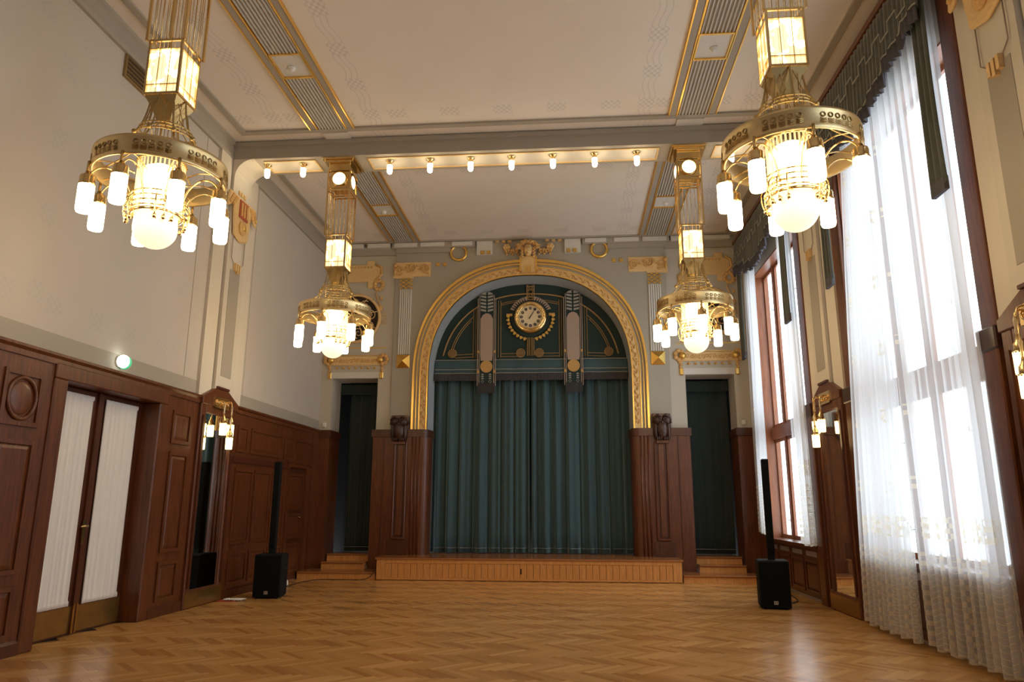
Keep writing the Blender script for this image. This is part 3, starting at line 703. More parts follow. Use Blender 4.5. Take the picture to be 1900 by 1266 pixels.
# ------------------------------------------------------------------ wainscot piers beside the arch and the corners
t = empty(new_trim(), (0, YB, 0)); struct(t, 'mahogany wainscot piers either side of the stage arch', 'wainscot')
for s in (-1, 1):
    f = YB-.07
    # body with a rounded corner into the arch reveal
    R = .16; xi = 2.28
    arc = [(s*(xi+R-R*sin(k*pi/12)), f+R-R*cos(k*pi/12)) for k in range(7)]
    poly = [(s*3.56, YB+.70), (s*3.56, f)]+arc+[(s*xi, YB+.45), (s*2.40, YB+.45), (s*2.40, YB+.02), (s*3.50, YB+.02), (s*3.50, YB+.70)]
    pm = MB().prism(poly, 'z', .15, HW-.14); pm.build('pier_body', 'mahogany', t)
    grow = [(s*3.59, YB+.70), (s*3.59, f-.03)]+[(p[0]-s*.0, p[1]-.03) for p in arc]+[(s*(xi-.03), YB+.45), (s*2.42, YB+.45), (s*2.42, YB+.01), (s*3.48, YB+.01), (s*3.48, YB+.70)]
    MB().prism(grow, 'z', HW-.17, HW).build('cap_rail', 'mahogany_dark', t)
    xa, xb = s*2.76, s*3.06
    m = MB().box(xa-s*.0, xa+s*.04, f-.045, f, .82, 2.90).box(xb-s*.04, xb, f-.045, f, .82, 2.90).box(xa, xb, f-.045, f, .78, .82); bevel(m.build('panel_frame', 'mahogany', t), .012)
    MB().box(s*2.80, s*3.02, f-.006, f, .82, 2.90).build('panel', 'mahogany_dark', t); bevel(MB().box(s*2.845, s*2.975, f-.025, f, .86, 2.86).build('raised_field', 'mahogany', t), .01)
    for x in (2.48, 2.56, 2.64): MB().cyl((s*x, f, 0), .022, .46, HW-.17, 10).build('reed', 'mahogany', t)
    for x in (3.30,): MB().box(s*x-.012, s*x+.012, f-.018, f, .46, HW-.17).build('bead_strip', 'mahogany_dark', t)
    MB().box(s*2.70, s*3.14, f-.03, f, .46, .76).build('base_panel', 'mahogany_dark', t)
    # strips beside the side walls
    X = XL if s < 0 else XR; xo = X
    MB().prism([(xo, YB+.70), (xo, YB-.02), (s*4.60, YB-.02), (s*4.60, YB+.70)], 'z', .15, HW-.14).build('corner_body', 'mahogany', t)
    MB().prism([(xo, YB+.70), (xo, YB-.05), (s*4.57, YB-.05), (s*4.57, YB+.70)], 'z', HW-.17, HW).build('cap_rail', 'mahogany_dark', t)
MB().box(XR-.05, XR, 15.90, YB-.02, .15, HW-.06).build('backboard', 'mahogany', t)
# carved corbels
def carved(s):
    o_ = empty('carved_corbel', (s*2.95, YB-.07, 2.9)); tag(o_, 'dark carved wooden corbel on the wainscot pier on the %s side of the stage arch' % ('door' if s < 0 else 'window'), 'carving', 'carved wooden corbels beside the stage arch')
    f = YB-.10; x = s*2.95
    bevel(MB().box(x-.20, x+.20, f, YB-.0, 3.02, 3.52).build('back_board', 'mahogany', o_), .008)
    m = MB()
    m.ball((x, f-.06, 3.16), (.13, .10, .22), 14, 9)
    for q in (-1, 1):
        m.ball((x+q*.10, f-.05, 3.36), (.10, .08, .10), 12, 7); m.ball((x+q*.14, f-.03, 3.14), (.055, .07, .21), 10, 7)
        m.ring((x+q*.075, f-.12, 3.37), .045, .013, 12, 'y', 5); m.ball((x+q*.075, f-.12, 3.37), .018, 8, 5)
        m.tube([(x+q*.02, f-.10, 3.44), (x+q*.09, f-.10, 3.48), (x+q*.18, f-.06, 3.42), (x+q*.20, f-.03, 3.30)], [.02,.03,.03,.015], 7)
        for k in range(3): m.ball((x+q*(.04+.04*k), f-.11, 2.96), (.022, .03, .045), 7, 5)
        for k in range(5): m.tube([(x+q*.02, f-.15, 3.28-.05*k), (x+q*.08, f-.12, 3.25-.05*k), (x+q*.12, f-.06, 3.27-.05*k)], .010, 5)
    m.lathe([(.0, 3.36), (.025, 3.33), (.02, 3.29), (.0, 3.25)], (x, f-.14, 0), 8)
    m.build('carved_figure', 'mahogany_carved', o_)
    bevel(MB().box(x-.14, x+.14, f-.05, f+.03, 2.86, 2.93).build('ledge', 'mahogany', o_), .006)
for s in (-1, 1): carved(s)
# ------------------------------------------------------------------ stage platform and steps
t = empty('stage_platform', (0, 15.9, 0)); tag(t, 'low oak stage platform with vertical boarded front below the green curtain', 'stage')
YS = 15.46
MB().box(-3.13, 3.13, YS+.03, YB-.05, 0, HS-.035).box(-2.38, 2.38, YB-.05, 17.6, 0, HS-.035).build('core', 'oak_tread', t)
MB().prism([(-3.16, YS-.02), (3.16, YS-.02), (3.16, YB-.06), (2.27, YB-.06), (2.27, 17.6), (-2.27, 17.6), (-2.27, YB-.06), (-3.16, YB-.06)], 'z', HS-.035, HS).build('deck', 'oak_tread', t)
for k in range(44):
    x0 = -2.95+k*(5.9/44); bevel(MB().box(x0+.004, x0+5.9/44-.004, YS+.010, YS+.03, .05, HS-.11).build('board', 'oak_board', t), .004)
for a, b, z0, z1 in ((-2.95, 2.95, 0.012, .05), (-2.95, 2.95, HS-.11, HS-.036), (-3.13, -2.95, .012, HS-.036), (2.95, 3.13, .012, HS-.036)):
    bevel(MB().box(a, b, YS, YS+.03, z0, z1).build('front_frame', 'oak_board', t), .004)
MB().box(-.13, -.105, YS+.006, YS+.011, .14, .25).build('slot', 'black_rubber', t)
for s in (-1, 1):
    t = empty('stage_steps', (s*4.0, 15.9, 0)); tag(t, 'three oak steps up to the side doorway on the %s side of the stage' % ('door' if s < 0 else 'window'), 'steps', 'oak steps beside the stage')
    X = (XL+.055) if s < 0 else (XR-.055)
    for k, (y0, xa, xb, z) in enumerate(((15.50, s*3.165, X, .15), (16.16, s*3.60, s*4.56, .30), (16.52, s*3.60, s*4.56, .45))):
        y1 = YB-.08 if k == 0 else 17.3
        st = MB().box(xa, xb, y0+.03, y1, z-.15 if k == 0 else z-.17, z-.028).build('riser', 'oak_board', t)
        bevel(MB().box(xa, xb, y0, y1, z-.028, z).build('tread', 'oak_tread', st), .006)
    MB().box(s*3.60, s*4.56, YB-.08, 17.3, 0, .12).build('base', 'oak_board', t)
# ------------------------------------------------------------------ gilded arch frame
t = empty('arch_moulding', (0, YB, HW)); tag(t, 'gilded arch moulding with relief garland framing the stage', 'arch frame')
for a1, a2, d, mt in ((2.652,2.70,.085,'gold_leaf'), (2.605,2.652,.04,'grey_plaster'), (2.59,2.605,.065,'gold_leaf'), (2.535,2.59,.035,'grey_plaster'), (2.515,2.535,.06,'gold_leaf'), (2.36,2.515,.045,'ochre_pale'), (2.335,2.36,.075,'gold_leaf')):
    arch_band(MB(), a1, a1+.04, a2, a2+.04+(.02 if a2 > 2.6 else 0), YB-d, YB+.01, 3.2, 48).build('band', mt, t)
# garland: paired leaves and berries along the band
m = MB(); pts = arch_pts(2.437, 2.477, 96, 3.25)
dist = 0; prevp = None; kk = 0
def walk(pts, stepd):
    out = []; acc = 0
    for a, b in zip(pts, pts[1:]):
        L_ = math.hypot(b[0]-a[0], b[1]-a[1]); p = stepd-acc
        while p <= L_: u = p/L_; out.append((a[0]+(b[0]-a[0])*u, a[1]+(b[1]-a[1])*u, math.atan2(b[1]-a[1], b[0]-a[0]))); p += stepd
        acc = (acc+L_)%stepd
    return out
for k, (x, z, an) in enumerate(walk(pts, .095)):
    nx, nz = -sin(an), cos(an); sg = 1 if k%2 else -1
    m.tube([(x-.05*cos(an), YB-.05, z-.05*sin(an)), (x+sg*nx*.03, YB-.065, z+sg*nz*.03), (x+.055*cos(an)+sg*nx*.042, YB-.05, z+.055*sin(an)+sg*nz*.042)], [.008,.024,.006], 6)
    if k%3 == 0: m.ball((x-sg*nx*.03, YB-.055, z-sg*nz*.03), .02, 8, 5)
m.build('garland', 'ochre_relief', t)
# mask keystone
t = empty('mask_keystone', (0, YB, 6.9)); tag(t, 'gilded woman mask with leafy hair and rosettes on the keystone of the arch', 'relief')
m = MB().prism([(-.20,7.28),(-.17,6.88),(.17,6.88),(.20,7.28)], 'y', YB-.13, YB); bevel(m.build('keystone', 'ochre_pale', t), .015)
for x in (-.185, .185): MB().box(x-.02, x+.02, YB-.145, YB, 6.9, 7.27).build('gilt_edge', 'gold_leaf', t)
for x in (-.06, 0, .06): MB().box(x-.012, x+.012, YB-.15, YB-.12, 6.88, 7.04).build('drop', 'gold_leaf', t)
m = MB(); fy = YB-.17
m.ball((0, fy, 7.40), (.105, .12, .15), 18, 12)                         # skull and face
m.tube([(0, fy-.115, 7.44), (0, fy-.145, 7.39), (0, fy-.125, 7.375)], [.014,.024,.012], 7)   # nose
m.ball((0, fy-.115, 7.345), (.036, .018, .010), 10, 5); m.ball((0, fy-.112, 7.328), (.030, .018, .009), 10, 5); m.ball((0, fy-.09, 7.275), (.04,.035,.03), 10, 6)
for q in (-1, 1):
    m.ball((q*.042, fy-.105, 7.425), (.022, .014, .010), 10, 5); m.tube([(q*.015, fy-.115, 7.452), (q*.045, fy-.118, 7.462), (q*.075, fy-.09, 7.45)], .009, 5); m.ball((q*.055, fy-.075, 7.365), (.035,.035,.035), 8, 6)
    m.ball((q*.105, fy-.0, 7.40), (.018, .03, .035), 8, 5)
m.build('face', 'ochre_pale', t)
m = MB(); rnd = random.Random(3)
for k in range(46):
    a = pi*(k+.5)/46; r = .17+.06*rnd.random(); x, z = r*1.15*cos(a), 7.42+r*.95*sin(a)
    m.tube([(x*.7, fy-.03, 7.42+(z-7.42)*.7), (x, fy-.08-.04*rnd.random(), z), (x*1.25, fy-.02, z+.01)], [.012,.026,.008], 6)
for q in (-1, 1):
    for k in range(7): m.ball((q*(.13+.02*(k%2)), fy-.03, 7.44-.035*k), .032, 8, 6)
m.build('hair_wreath', 'ochre_relief', t)
for q in (-1, 1):
    m = MB()
    for k in range(6): a = 2*pi*k/6; m.ball((q*.52+.055*cos(a), YB-.05, 7.53+.055*sin(a)), (.042, .03, .042), 8, 6)
    m.ball((q*.52, YB-.08, 7.53), .035, 8, 6); m.build('rosette', 'ochre_pale', t)
    m = MB()
    for k in range(7):
        u = k/6; x = q*(.24+.28*u); m.tube([(x, YB-.03, 7.40+.03*sin(k*2)), (x+q*.03, YB-.08, 7.46), (x+q*.05, YB-.03, 7.50-.05*(k%2))], [.012,.03,.01], 6); m.ball((x, YB-.04, 7.35+.05*(k%3)), .03, 8, 5)
    m.build('leaf_spray', 'ochre_relief', t)
# gilt rings and squares on the wall
for s in (-1, 1):
    sd = 'door' if s < 0 else 'window'
    tag(MB().ring((s*1.675, YB-.03, 7.43), .185, .035, 40, 'y', 8).build('gilt_ring', 'gold_leaf'), 'gilded plaster ring above the arch on the %s side' % sd, 'ornament', 'gilt rings above the arch')
    for x in (2.18, 2.01):
        tag(bevel(MB().box(s*x-.045, s*x+.045, YB-.025, YB+.002, 7.11, 7.20).build('gilt_square', 'gold_line'), .008), 'small gilt square %s on the %s side of the arch' % ('next to the scroll panel' if x > 2.1 else 'next to the gilt ring', sd), 'ornament', 'small gilt squares beside the arch')
    # scroll corner relief over a chequer capital, fluted strip and gilt pyramid block
    t = empty('pilaster_ornament', (s*2.93, YB, 4.63)); tag(t, 'fluted pilaster strip with gilt scroll corner, chequer capital and pyramid block on the %s side' % sd, 'ornament', 'gilt pilaster ornaments beside the arch')
    MB().prism([(s*3.25,7.22),(s*2.35,7.22),(s*2.35,6.86),(s*2.77,6.86),(s*2.77,6.82),(s*3.25,6.82)], 'y', YB-.02, YB+.01).build('scroll_ground', 'ochre_pale', t)
    m = MB()
    def spiral(m, cx, cz, r, turns, y, w, ph=0, dr=1):
        n = int(14*turns); m.tube([(cx+dr*(r*(1-.85*k/n))*cos(ph+2*pi*turns*k/n), y, cz+(r*(1-.85*k/n))*sin(ph+2*pi*turns*k/n)) for k in range(n+1)], [w*(1-.5*k/n) for k in range(n+1)], 6)
    spiral(m, s*2.48, 7.03, .12, 1.6, YB-.035, .024, .5, s); spiral(m, s*2.80, 7.08, .13, 1.7, YB-.035, .026, 2.5, -s); spiral(m, s*3.10, 7.02, .12, 1.5, YB-.035, .024, 4, s)
    for k in range(16): m.ball((s*(2.40+.055*k), YB-.03, 6.93+.12*abs(sin(k*1.7))+.1*(k%3)/2), (.03, .02, .022), 7, 5)
    m.ball((s*3.20, YB-.06, 7.14), (.055,.06,.055), 10, 7); m.ball((s*3.21, YB-.05, 6.98), (.035,.05,.09), 9, 6)
    m.build('scroll_relief', 'ochre_relief', t)
    m = MB()
    for i in range(5):
        for j in range(6):
            if (i+j)%2 == 0: m.box(s*(2.78+i*.063), s*(2.78+i*.063+.06), YB-.03, YB, 6.555+j*.046, 6.555+j*.046+.043)
    c = m.build('chequer_squares', 'gold_line', t); c['kind'] = 'stuff'
    for k in range(6): MB().box(s*(2.79+k*.05), s*(2.79+k*.05+.034), YB-.028, YB, 4.96, 6.55).build('flute', 'pale_panel', t)
    cx = s*2.945; h = .155
    MB().add([(cx-h,YB-.015,4.64),(cx+h,YB-.015,4.64),(cx+h,YB-.015,4.95),(cx-h,YB-.015,4.95),(cx,YB-.11,4.795),(cx-h,YB,4.64),(cx+h,YB,4.64),(cx+h,YB,4.95),(cx-h,YB,4.95)],
        [(0,1,4),(1,2,4),(2,3,4),(3,0,4),(0,5,6,1),(1,6,7,2),(2,7,8,3),(3,8,5,0)]).build('pyramid_block', 'gold_leaf', t)
    # ---- over-door ornament
    yf = YB+.05; cx = s*4.08
    t = empty('overdoor_ornament', (cx, yf, 4.4)); tag(t, 'gilt relief over the side doorway on the %s side with knobs and pendants' % sd, 'ornament', 'gilt over-door reliefs')
    m = MB().box(cx-.60, cx+.60, yf-.03, yf, 4.72, 4.94); bevel(m.build('frieze_panel', 'ochre_pale', t), .01)
    m = MB()
    for k in range(14): spiral(m, cx-.55+k*.085, 4.83, .05, 1.2, yf-.035, .012, k, 1 if k%2 else -1)
    m.build('frieze_scroll', 'ochre_relief', t)
    for k in range(7): MB().ball((cx-.45+k*.15, yf-.03, 4.66), .03, 8, 6).build('bead', 'gold_leaf', t)
    for q in (-1, 1):
        m = MB(); x = cx+q*.62
        for k in range(7): a = 2*pi*k/7; m.ball((x+q*.03+.095*cos(a), yf-.03, 4.86+.10*sin(a)), (.055, .03, .055), 8, 6)
        for k in range(4): m.ball((x+q*.02*(k%2), yf-.02, 4.74-.05*k), (.05-.006*k, .025, .035), 8, 5)
        m.build('leaf_cluster', 'ochre_relief', t)
        MB().ball((x-q*.03, yf-.07, 4.84), (.075,.06,.075), 14, 9).build('gilt_knob', 'gold_leaf', t)
        bevel(MB().box(x-.045, x+.045, yf-.04, yf, 4.40, 4.56).build('pendant', 'gold_leaf', t), .015)
    MB().box(cx-.72, cx+.72, yf-.012, yf, 5.13, 5.15).build('gilt_line', 'gold_leaf', t); MB().box(cx-.5, cx+.5, yf-.015, yf, 4.955, 4.97).build('gilt_line', 'gold_leaf', t)
    # ---- cartouche and round grille
    t = empty('cartouche', (cx-s*.0, yf, 6.5)); tag(t, 'ochre plaster cartouche with flower stems above the round grille on the %s side' % sd, 'relief', 'ochre cartouches above the round grilles')
    cx2 = s*4.13
    m = MB().prism([(cx2-.55,7.12),(cx2-.55,6.80),(cx2-.42,6.80),(cx2-.42,6.60),(cx2-.24,6.60),(cx2-.24,6.76),(cx2+.24,6.76),(cx2+.24,6.60),(cx2+.42,6.60),(cx2+.42,6.80),(cx2+.55,6.80),(cx2+.55,7.12),(cx2+.40,7.18),(cx2+.40,7.30),(cx2+.20,7.30),(cx2+.20,7.20),(cx2-.20,7.20),(cx2-.20,7.30),(cx2-.40,7.30),(cx2-.40,7.18)], 'y', yf-.036, yf-.001)
    bevel(m.build('tablet', 'ochre_pale', t), .015)
    for q in (-1, 1):
        m = MB(); x = cx2+q*.58
        m.tube([(x, yf-.032, 5.98), (x-q*.02, yf-.034, 6.2), (x-q*.12, yf-.034, 6.45), (x-q*.05, yf-.034, 6.62)], .016, 6)
        for k in range(9): a = 2*pi*k/9; m.ball((x-q*.06+.10*cos(a), yf-.034, 6.68+.11*sin(a)), (.055, .03, .05), 8, 6)
        m.ball((x-q*.0, yf-.034, 6.10), (.06,.03,.07), 8, 6); m.ball((x+q*.02, yf-.034, 6.35), (.035,.025,.05), 8, 6)
        m.tube([(x-q*.16, yf-.034, 6.80), (x+q*.01, yf-.04, 6.95), (x-q*.01, yf-.04, 7.12), (x-q*.14, yf-.034, 7.20)], .03, 6)
        m.build('flower_stem', 'ochre_relief', t)
    m = MB()
    for k in range(9): m.ball((cx2-.32+k*.08, yf-.035, 7.13), (.028,.015,.03), 7, 5)
    m.build('bead_row', 'ochre_relief', t)
    t = empty('round_grille', (cx2, yf, 5.86)); tag(t, 'round dark opening with gilt scroll ironwork on the %s side of the arch' % sd, 'grille', 'round grilles beside the arch')
    MB().lathe([(.56,-.012),(.56,0)], (cx2, yf-.001, 5.86), 40, 'y', False).build('opening', 'oculus_dark', t)
    MB().ring((cx2, yf-.04, 5.86), .575, .038, 48, 'y', 8).build('gilt_rim', 'ochre_pale', t)
    m = MB()
    for k in range(8):
        a = 2*pi*k/8+.2; spiral(m, cx2+.36*cos(a), 5.86+.36*sin(a), .14, 1.6, yf-.034, .014, a, 1 if k%2 else -1)
        m.tube([(cx2+.05*cos(a), yf-.034, 5.86+.05*sin(a)), (cx2+.3*cos(a+.25), yf-.034, 5.86+.3*sin(a+.25)), (cx2+.55*cos(a+.1), yf-.034, 5.86+.55*sin(a+.1))], .012, 5)
    m.build('scroll_ironwork', 'ochre_pale', t)
    m = MB()
    for k in range(7): a = 2*pi*k/7; m.ball((cx2-s*.18+.08*cos(a), yf-.05, 5.86+.08*sin(a)), (.05,.03,.03), 8, 6)
    m.build('gilt_flower', 'gold_leaf', t)
    for q in (-1, 1):
        m = MB(); x = cx2+q*.66
        for k in range(4): m.box(x-.07, x+.07, yf-.012, yf-.001, 5.72+k*.075, 5.73+k*.075)
        for k in range(3): m.box(x-.06+k*.06, x-.05+k*.06, yf-.012, yf-.001, 5.70, 6.0)
        m.build('comb_lines', 'ochre_pale', t)
# arms on the pilasters
def arms(X, s, yc, zc, label):
    t = empty('arms_relief', (X, yc, zc)); tag(t, label, 'relief', 'coloured arms reliefs on the wall piers')
    x0 = X-s*0
    m = MB().prism([(yc-.50, zc+.36), (yc+.50, zc+.36), (yc+.58, zc+.05), (yc+.50, zc+.05), (yc+.34, zc+.18), (yc+.26, zc-.36), (yc, zc-.44), (yc-.26, zc-.36), (yc-.34, zc+.18), (yc-.50, zc+.05), (yc-.58, zc+.05)], 'x', X, X+s*.05); bevel(m.build('shield_ground', 'ochre_pale', t), .02)
    MB().box(X+s*.05, X+s*.07, yc-.16, yc+.16, zc-.02, zc+.30).build('red_field', 'arms_red', t)
    m = MB()
    for k in range(3): m.box(X+s*.07, X+s*.085, yc-.13+k*.10, yc-.08+k*.10, zc+.02, zc+.26)
    m.ball((X+s*.06, yc, zc-.18), (.04, .13, .13), 12, 7)
    for k in range(8):
        for q in (-1, 1): m.ball((X+s*.05, yc+q*(.28+.03*k), zc+.28-.045*(k%4)), (.035, .045, .04), 8, 5)
    m.build('leaf_relief', 'ochre_relief', t)
    MB().ball((X+s*.09, yc, zc-.18), (.03, .05, .05), 10, 6).build('gilt_boss', 'gold_leaf', t)
    for q in (-1, 1):
        m = MB().tube([(X+s*.02, yc+q*.22, zc-.38), (X+s*.02, yc+q*.22, zc-.78), (X+s*.02, yc+q*.12, zc-.86)], .007, 5)
        m.build('drop_line', 'banner_pink', t)
    for k in range(3): MB().box(X, X+s*.05, yc-.09+k*.07, yc-.045+k*.07, zc-.98-.03*(k%2), zc-.84).build('triglyph', 'ochre_pale', t)
arms(XL+.106, 1, 11.54, 6.42, 'coloured coat of arms relief with gilt leaves on the door-side pier')
arms(XR-.106, -1, 11.54, 6.42, 'coat of arms relief with gilt leaves on the pier between the windows')
arms(XR-.106, -1, 6.21, 6.35, 'coat of arms relief with gilt leaves on the pier beyond the full-length curtains')
# ------------------------------------------------------------------ stage curtain, tympanum, banners, clock
def drape(x0, x1, z0, z1, y, folds, amp, n, name, mat, label, group=None, lean=0.0):
    vs = []; fs = []; nz = 10; rnd = random.Random(int(abs(x0*100))+5)
    ph = [rnd.uniform(0, 6.28) for _ in range(6)]
    for i in range(n+1):
        u = i/n
        for j in range(nz+1):
            v = j/nz; w = u*2*pi*folds
            d = amp*(.62*sin(w+ph[0]+.8*sin(u*9+ph[1]))+.30*sin(w*2.3+ph[2])+.25*sin(u*23+ph[3]))*(1.0-.25*v)
            vs.append((x0+(x1-x0)*u+.25*amp*cos(w+ph[0])+lean*(1-v)*(.5-u)*.0, y+d+.012*sin(5*v+9*u), z0+(z1-z0)*v))
    for i in range(n):
        for j in range(nz): a = i*(nz+1)+j; fs.append((a, a+nz+1, a+nz+2, a+1))
    t = empty(name, ((x0+x1)/2, y, z0)); tag(t, label, 'curtain', group)
    o = MB().add(vs, fs, True).build('cloth', mat, t); o.modifiers.new('thick', 'SOLIDIFY').thickness = .008
    hem = [(vs[i*(nz+1)][0], vs[i*(nz+1)][1]-.012, z0+.10) for i in range(n+1)]
    MB().tube(hem, .006, 4).build('hem_braid', 'ribbon_pale', t)
    return t
drape(-2.30, -.015, HS+.02, 4.62, 17.02, 7, .11, 180, 'stage_curtain', 'green_velvet', 'blue-green velvet stage curtain on the door side of the centre', 'velvet stage curtains under the arch')
drape(.015, 2.30, HS+.02, 4.62, 17.04, 7, .11, 180, 'stage_curtain', 'green_velvet', 'blue-green velvet stage curtain on the window side of the centre', 'velvet stage curtains under the arch')
for s in (-1, 1):
    drape(s*3.56 if s > 0 else -4.36, 4.56 if s > 0 else -3.52, .47, 4.22, 17.14, 4, .03, 60, 'doorway_curtain', 'green_side', 'dark green curtain closing the side doorway on the %s side of the stage' % ('door' if s < 0 else 'window'), 'curtains in the side doorways')
    pl = MB().box(s*3.56, s*4.60, 17.05, 17.07, 4.12, 4.36).build('doorway_pelmet', 'green_side'); tag(pl, 'dark green pelmet strip at the top of the side doorway on the %s side' % ('door' if s < 0 else 'window'), 'pelmet', 'pelmets in the side doorways')
YT = 16.86
t = empty('arch_valance', (0, YT, 4.4)); tag(t, 'dark green embroidered fabric filling the arch top with fringed lower edge', 'valance')
pts = arch_pts(2.295, 2.305, 40, 4.45)
MB().prism([(p[0], p[1]) for p in pts[1:-1]], 'y', YT, YT+.02).build('field', 'green_cloth', t)
n = 120; vs = []; fs = []
for i in range(n+1):
    u = i/n; x = -2.29+4.58*u
    for j, z in enumerate((4.90, 4.72, 4.54)): vs.append((x, YT-.03-.014*sin(u*2*pi*9)*j/2, z))
for i in range(n):
    for j in range(2): a = i*3+j; fs.append((a, a+1, a+4, a+3))
o = MB().add(vs, fs, True).build('lower_band', 'green_velvet', t); o.modifiers.new('thick', 'SOLIDIFY').thickness = .008
for z in (4.89, 4.66, 4.57): MB().tube([(-2.28+4.56*k/60, YT-.045-.012*sin(k/60*2*pi*9), z) for k in range(61)], .009, 4).build('braid', 'ribbon_pale', t)
n = 260; vs = []; fs = []
for i in range(n+1):
    u = i/n; x = -2.28+4.56*u
    for j, z in enumerate((4.555, 4.40)): vs.append((x, YT-.05-.012*sin(u*2*pi*9)-.012*(i%2), z-.012*(i%3)*j))
for i in range(n): a = i*2; fs.append((a, a+1, a+3, a+2))
o = MB().add(vs, fs).build('fringe', 'fringe_grey', t); o['kind'] = 'stuff'; o.modifiers.new('thick', 'SOLIDIFY').thickness = .012
def arc_line(a, b, w, mat, th0=.0, th1=pi, z_leg=4.92):
    pts = []
    for k in range(61):
        th = th0+(th1-th0)*k/60; r = arch_r(th, a, b); pts.append((r*cos(th), YT-.008, AZ+r*sin(th)))
    pts = [p for p in pts if p[2] >= z_leg-.001]
    return MB().tube(pts, w, 5).build('gold_cord', mat, t)
arc_line(2.13, 2.06, .020, 'ribbon_gold')
for q in (-1, 1):
    for a, b in ((1.98, 1.93), (1.94, 1.89)):
        pp = []
        for k in range(61):
            th = pi*k/60; r = arch_r(th, a, b); x, z = q*r*cos(th), AZ+r*sin(th)
            if 1.34 < q*x < 2.2 and z > 5.08: pp.append((x, YT-.008, z))
        MB().tube(pp, .009, 4).build('gold_cord', 'ribbon_gold', t)
        pp = []
        for k in range(121):
            th = pi*k/120; r = arch_r(th, a-.02, b-.02); x, z = q*r*cos(th), AZ+r*sin(th)
            if .12 < q*x < .72: pp.append((x, YT-.008, z))
        MB().tube(pp, .008, 4).build('gold_cord', 'ribbon_gold', t)
    for x in (1.30, 1.36, .70, .76):
        r_ = 6.35 if x < 1 else 6.15; MB().tube([(q*x, YT-.008, 4.95), (q*x, YT-.008, r_)], .008, 4).build('gold_cord', 'ribbon_gold', t)
    for (xa, xb) in ((1.36, 1.80), (.22, .70)):
        for z in (5.04, 4.97): MB().tube([(q*xa, YT-.008, z), (q*xb, YT-.008, z-.02 if xb > 1 else z)], .008, 4).build('gold_cord', 'ribbon_gold', t)
    for x, z in ((1.86, 5.06), (.22, 5.05)):
        m = MB()
        for r in (.10, .072, .044, .018): m.ring((q*x, YT-.02, z), r, .010, 24, 'y', 5)
        m.build('spiral_boss', 'ribbon_gold', t)
# banners
def banner(x, label):
    t = empty('embroidered_banner', (x, YT-.06, 4.2)); tag(t, label, 'banner', 'embroidered banners on the arch valance')
    y = YT-.075
    MB().box(x-.17, x+.17, y, y+.01, 4.32, 6.50).build('cloth', 'green_cloth', t)
    pts = [(x-.135,4.86),(x+.135,4.86),(x+.15,5.0),(x+.15,5.88),(x+.10,5.98),(x+.03,6.02),(x-.03,6.02),(x-.10,5.98),(x-.15,5.88),(x-.15,5.0)]
    MB().prism(pts, 'y', y-.012, y).build('pale_panel', 'banner_pink', t)
    MB().lathe([(.145,-.014),(.145,0)], (x, y, 4.72), 28, 'y', False).build('gold_disc', 'banner_gold', t)
    m = MB()
    for k in range(5):
        for q in (-1, 1): z = 6.06+k*.085; m.prism([(x+q*.02, z), (x+q*.15, z+.03), (x+q*.15, z+.075), (x+q*.02, z+.05)], 'y', y-.010, y)
    for q in (-1, 1): m.prism([(x+q*.02, 6.485), (x+q*.15, 6.50), (x+q*.10, 6.54), (x+q*.02, 6.56)], 'y', y-.010, y)
    m.build('feather_motif', 'ribbon_pale', t)
    for q in (-1, 1):
        for dx in (.175, .215): MB().box(x+q*dx-.008, x+q*dx+.008, y-.012, y+.012, 4.26, 6.48 if dx < .2 else 6.40).build('edge_braid', 'banner_pink', t)
        for z in (5.08, 4.60): MB().box(x+q*.165, x+q*.225, y-.016, y-.006, z-.03, z+.03).build('braid_clasp', 'banner_gold', t)
        m = MB()
        for k in range(3): m.prism([(x+q*.05, 4.52-k*.05), (x+q*.13, 4.52-k*.05), (x+q*.09, 4.56-k*.05)], 'y', y-.010, y)
        m.ring((x+q*.09, y-.006, 4.36), .035, .008, 4, 'y', 4); m.build('small_motif', 'ribbon_pale', t)
    m = MB()
    for k in range(26): xx = x-.19+k*.0152; m.box(xx, xx+.012, y-.02-.008*(k%2), y+.006, 4.10-.012*(k%3), 4.32)
    f = m.build('fringe', 'fringe_grey', t); f['kind'] = 'stuff'
banner(-1.03, 'embroidered hanging banner with gold disc on the door side of the clock')
banner(1.03, 'embroidered hanging banner with gold disc on the window side of the clock')
# clock
t = empty('stage_clock', (0.02, YT-.05, 5.91)); tag(t, 'round brass clock with leaf wreath on the green fabric under the arch', 'clock')
cx, cz, y = .02, 5.91, YT-.02
MB().lathe([(.46,-.02),(.46,0)], (cx, y, cz), 48, 'y', False).build('back_disc', 'green_cloth', t)
MB().lathe([(.29,-.10),(.34,-.13),(.385,-.10),(.40,-.05),(.395,0)], (cx, y, cz), 48, 'y', True, False).build('bezel', 'brass', t)
MB().ring((cx, y-.115, cz), .30, .022, 40, 'y', 8).build('bezel_ring', 'brass', t)
MB().lathe([(.30,-.085),(.30,0)], (cx, y, cz), 40, 'y', False).build('dial', 'dial_cream', t)
def text_obj(body, size, loc, mat, parent):
    c = bpy.data.curves.new('numeral', 'FONT'); c.body = body; c.size = size; c.align_x = 'CENTER'; c.align_y = 'CENTER'; c.extrude = .001
    tmp = bpy.data.objects.new('tmp', c); COL.objects.link(tmp); dg = bpy.context.evaluated_depsgraph_get(); me = bpy.data.meshes.new_from_object(tmp.evaluated_get(dg))
    bpy.data.objects.remove(tmp); me.materials.clear(); me.materials.append(MAT[mat])
    me.transform(Matrix.Rotation(pi/2, 4, 'X')); off = Vector(loc)
    w = parent
    while w: off -= Vector(w.location); w = w.parent
    me.transform(Matrix.Translation(off)); o = bpy.data.objects.new('numeral', me); COL.objects.link(o); o.parent = parent; return o
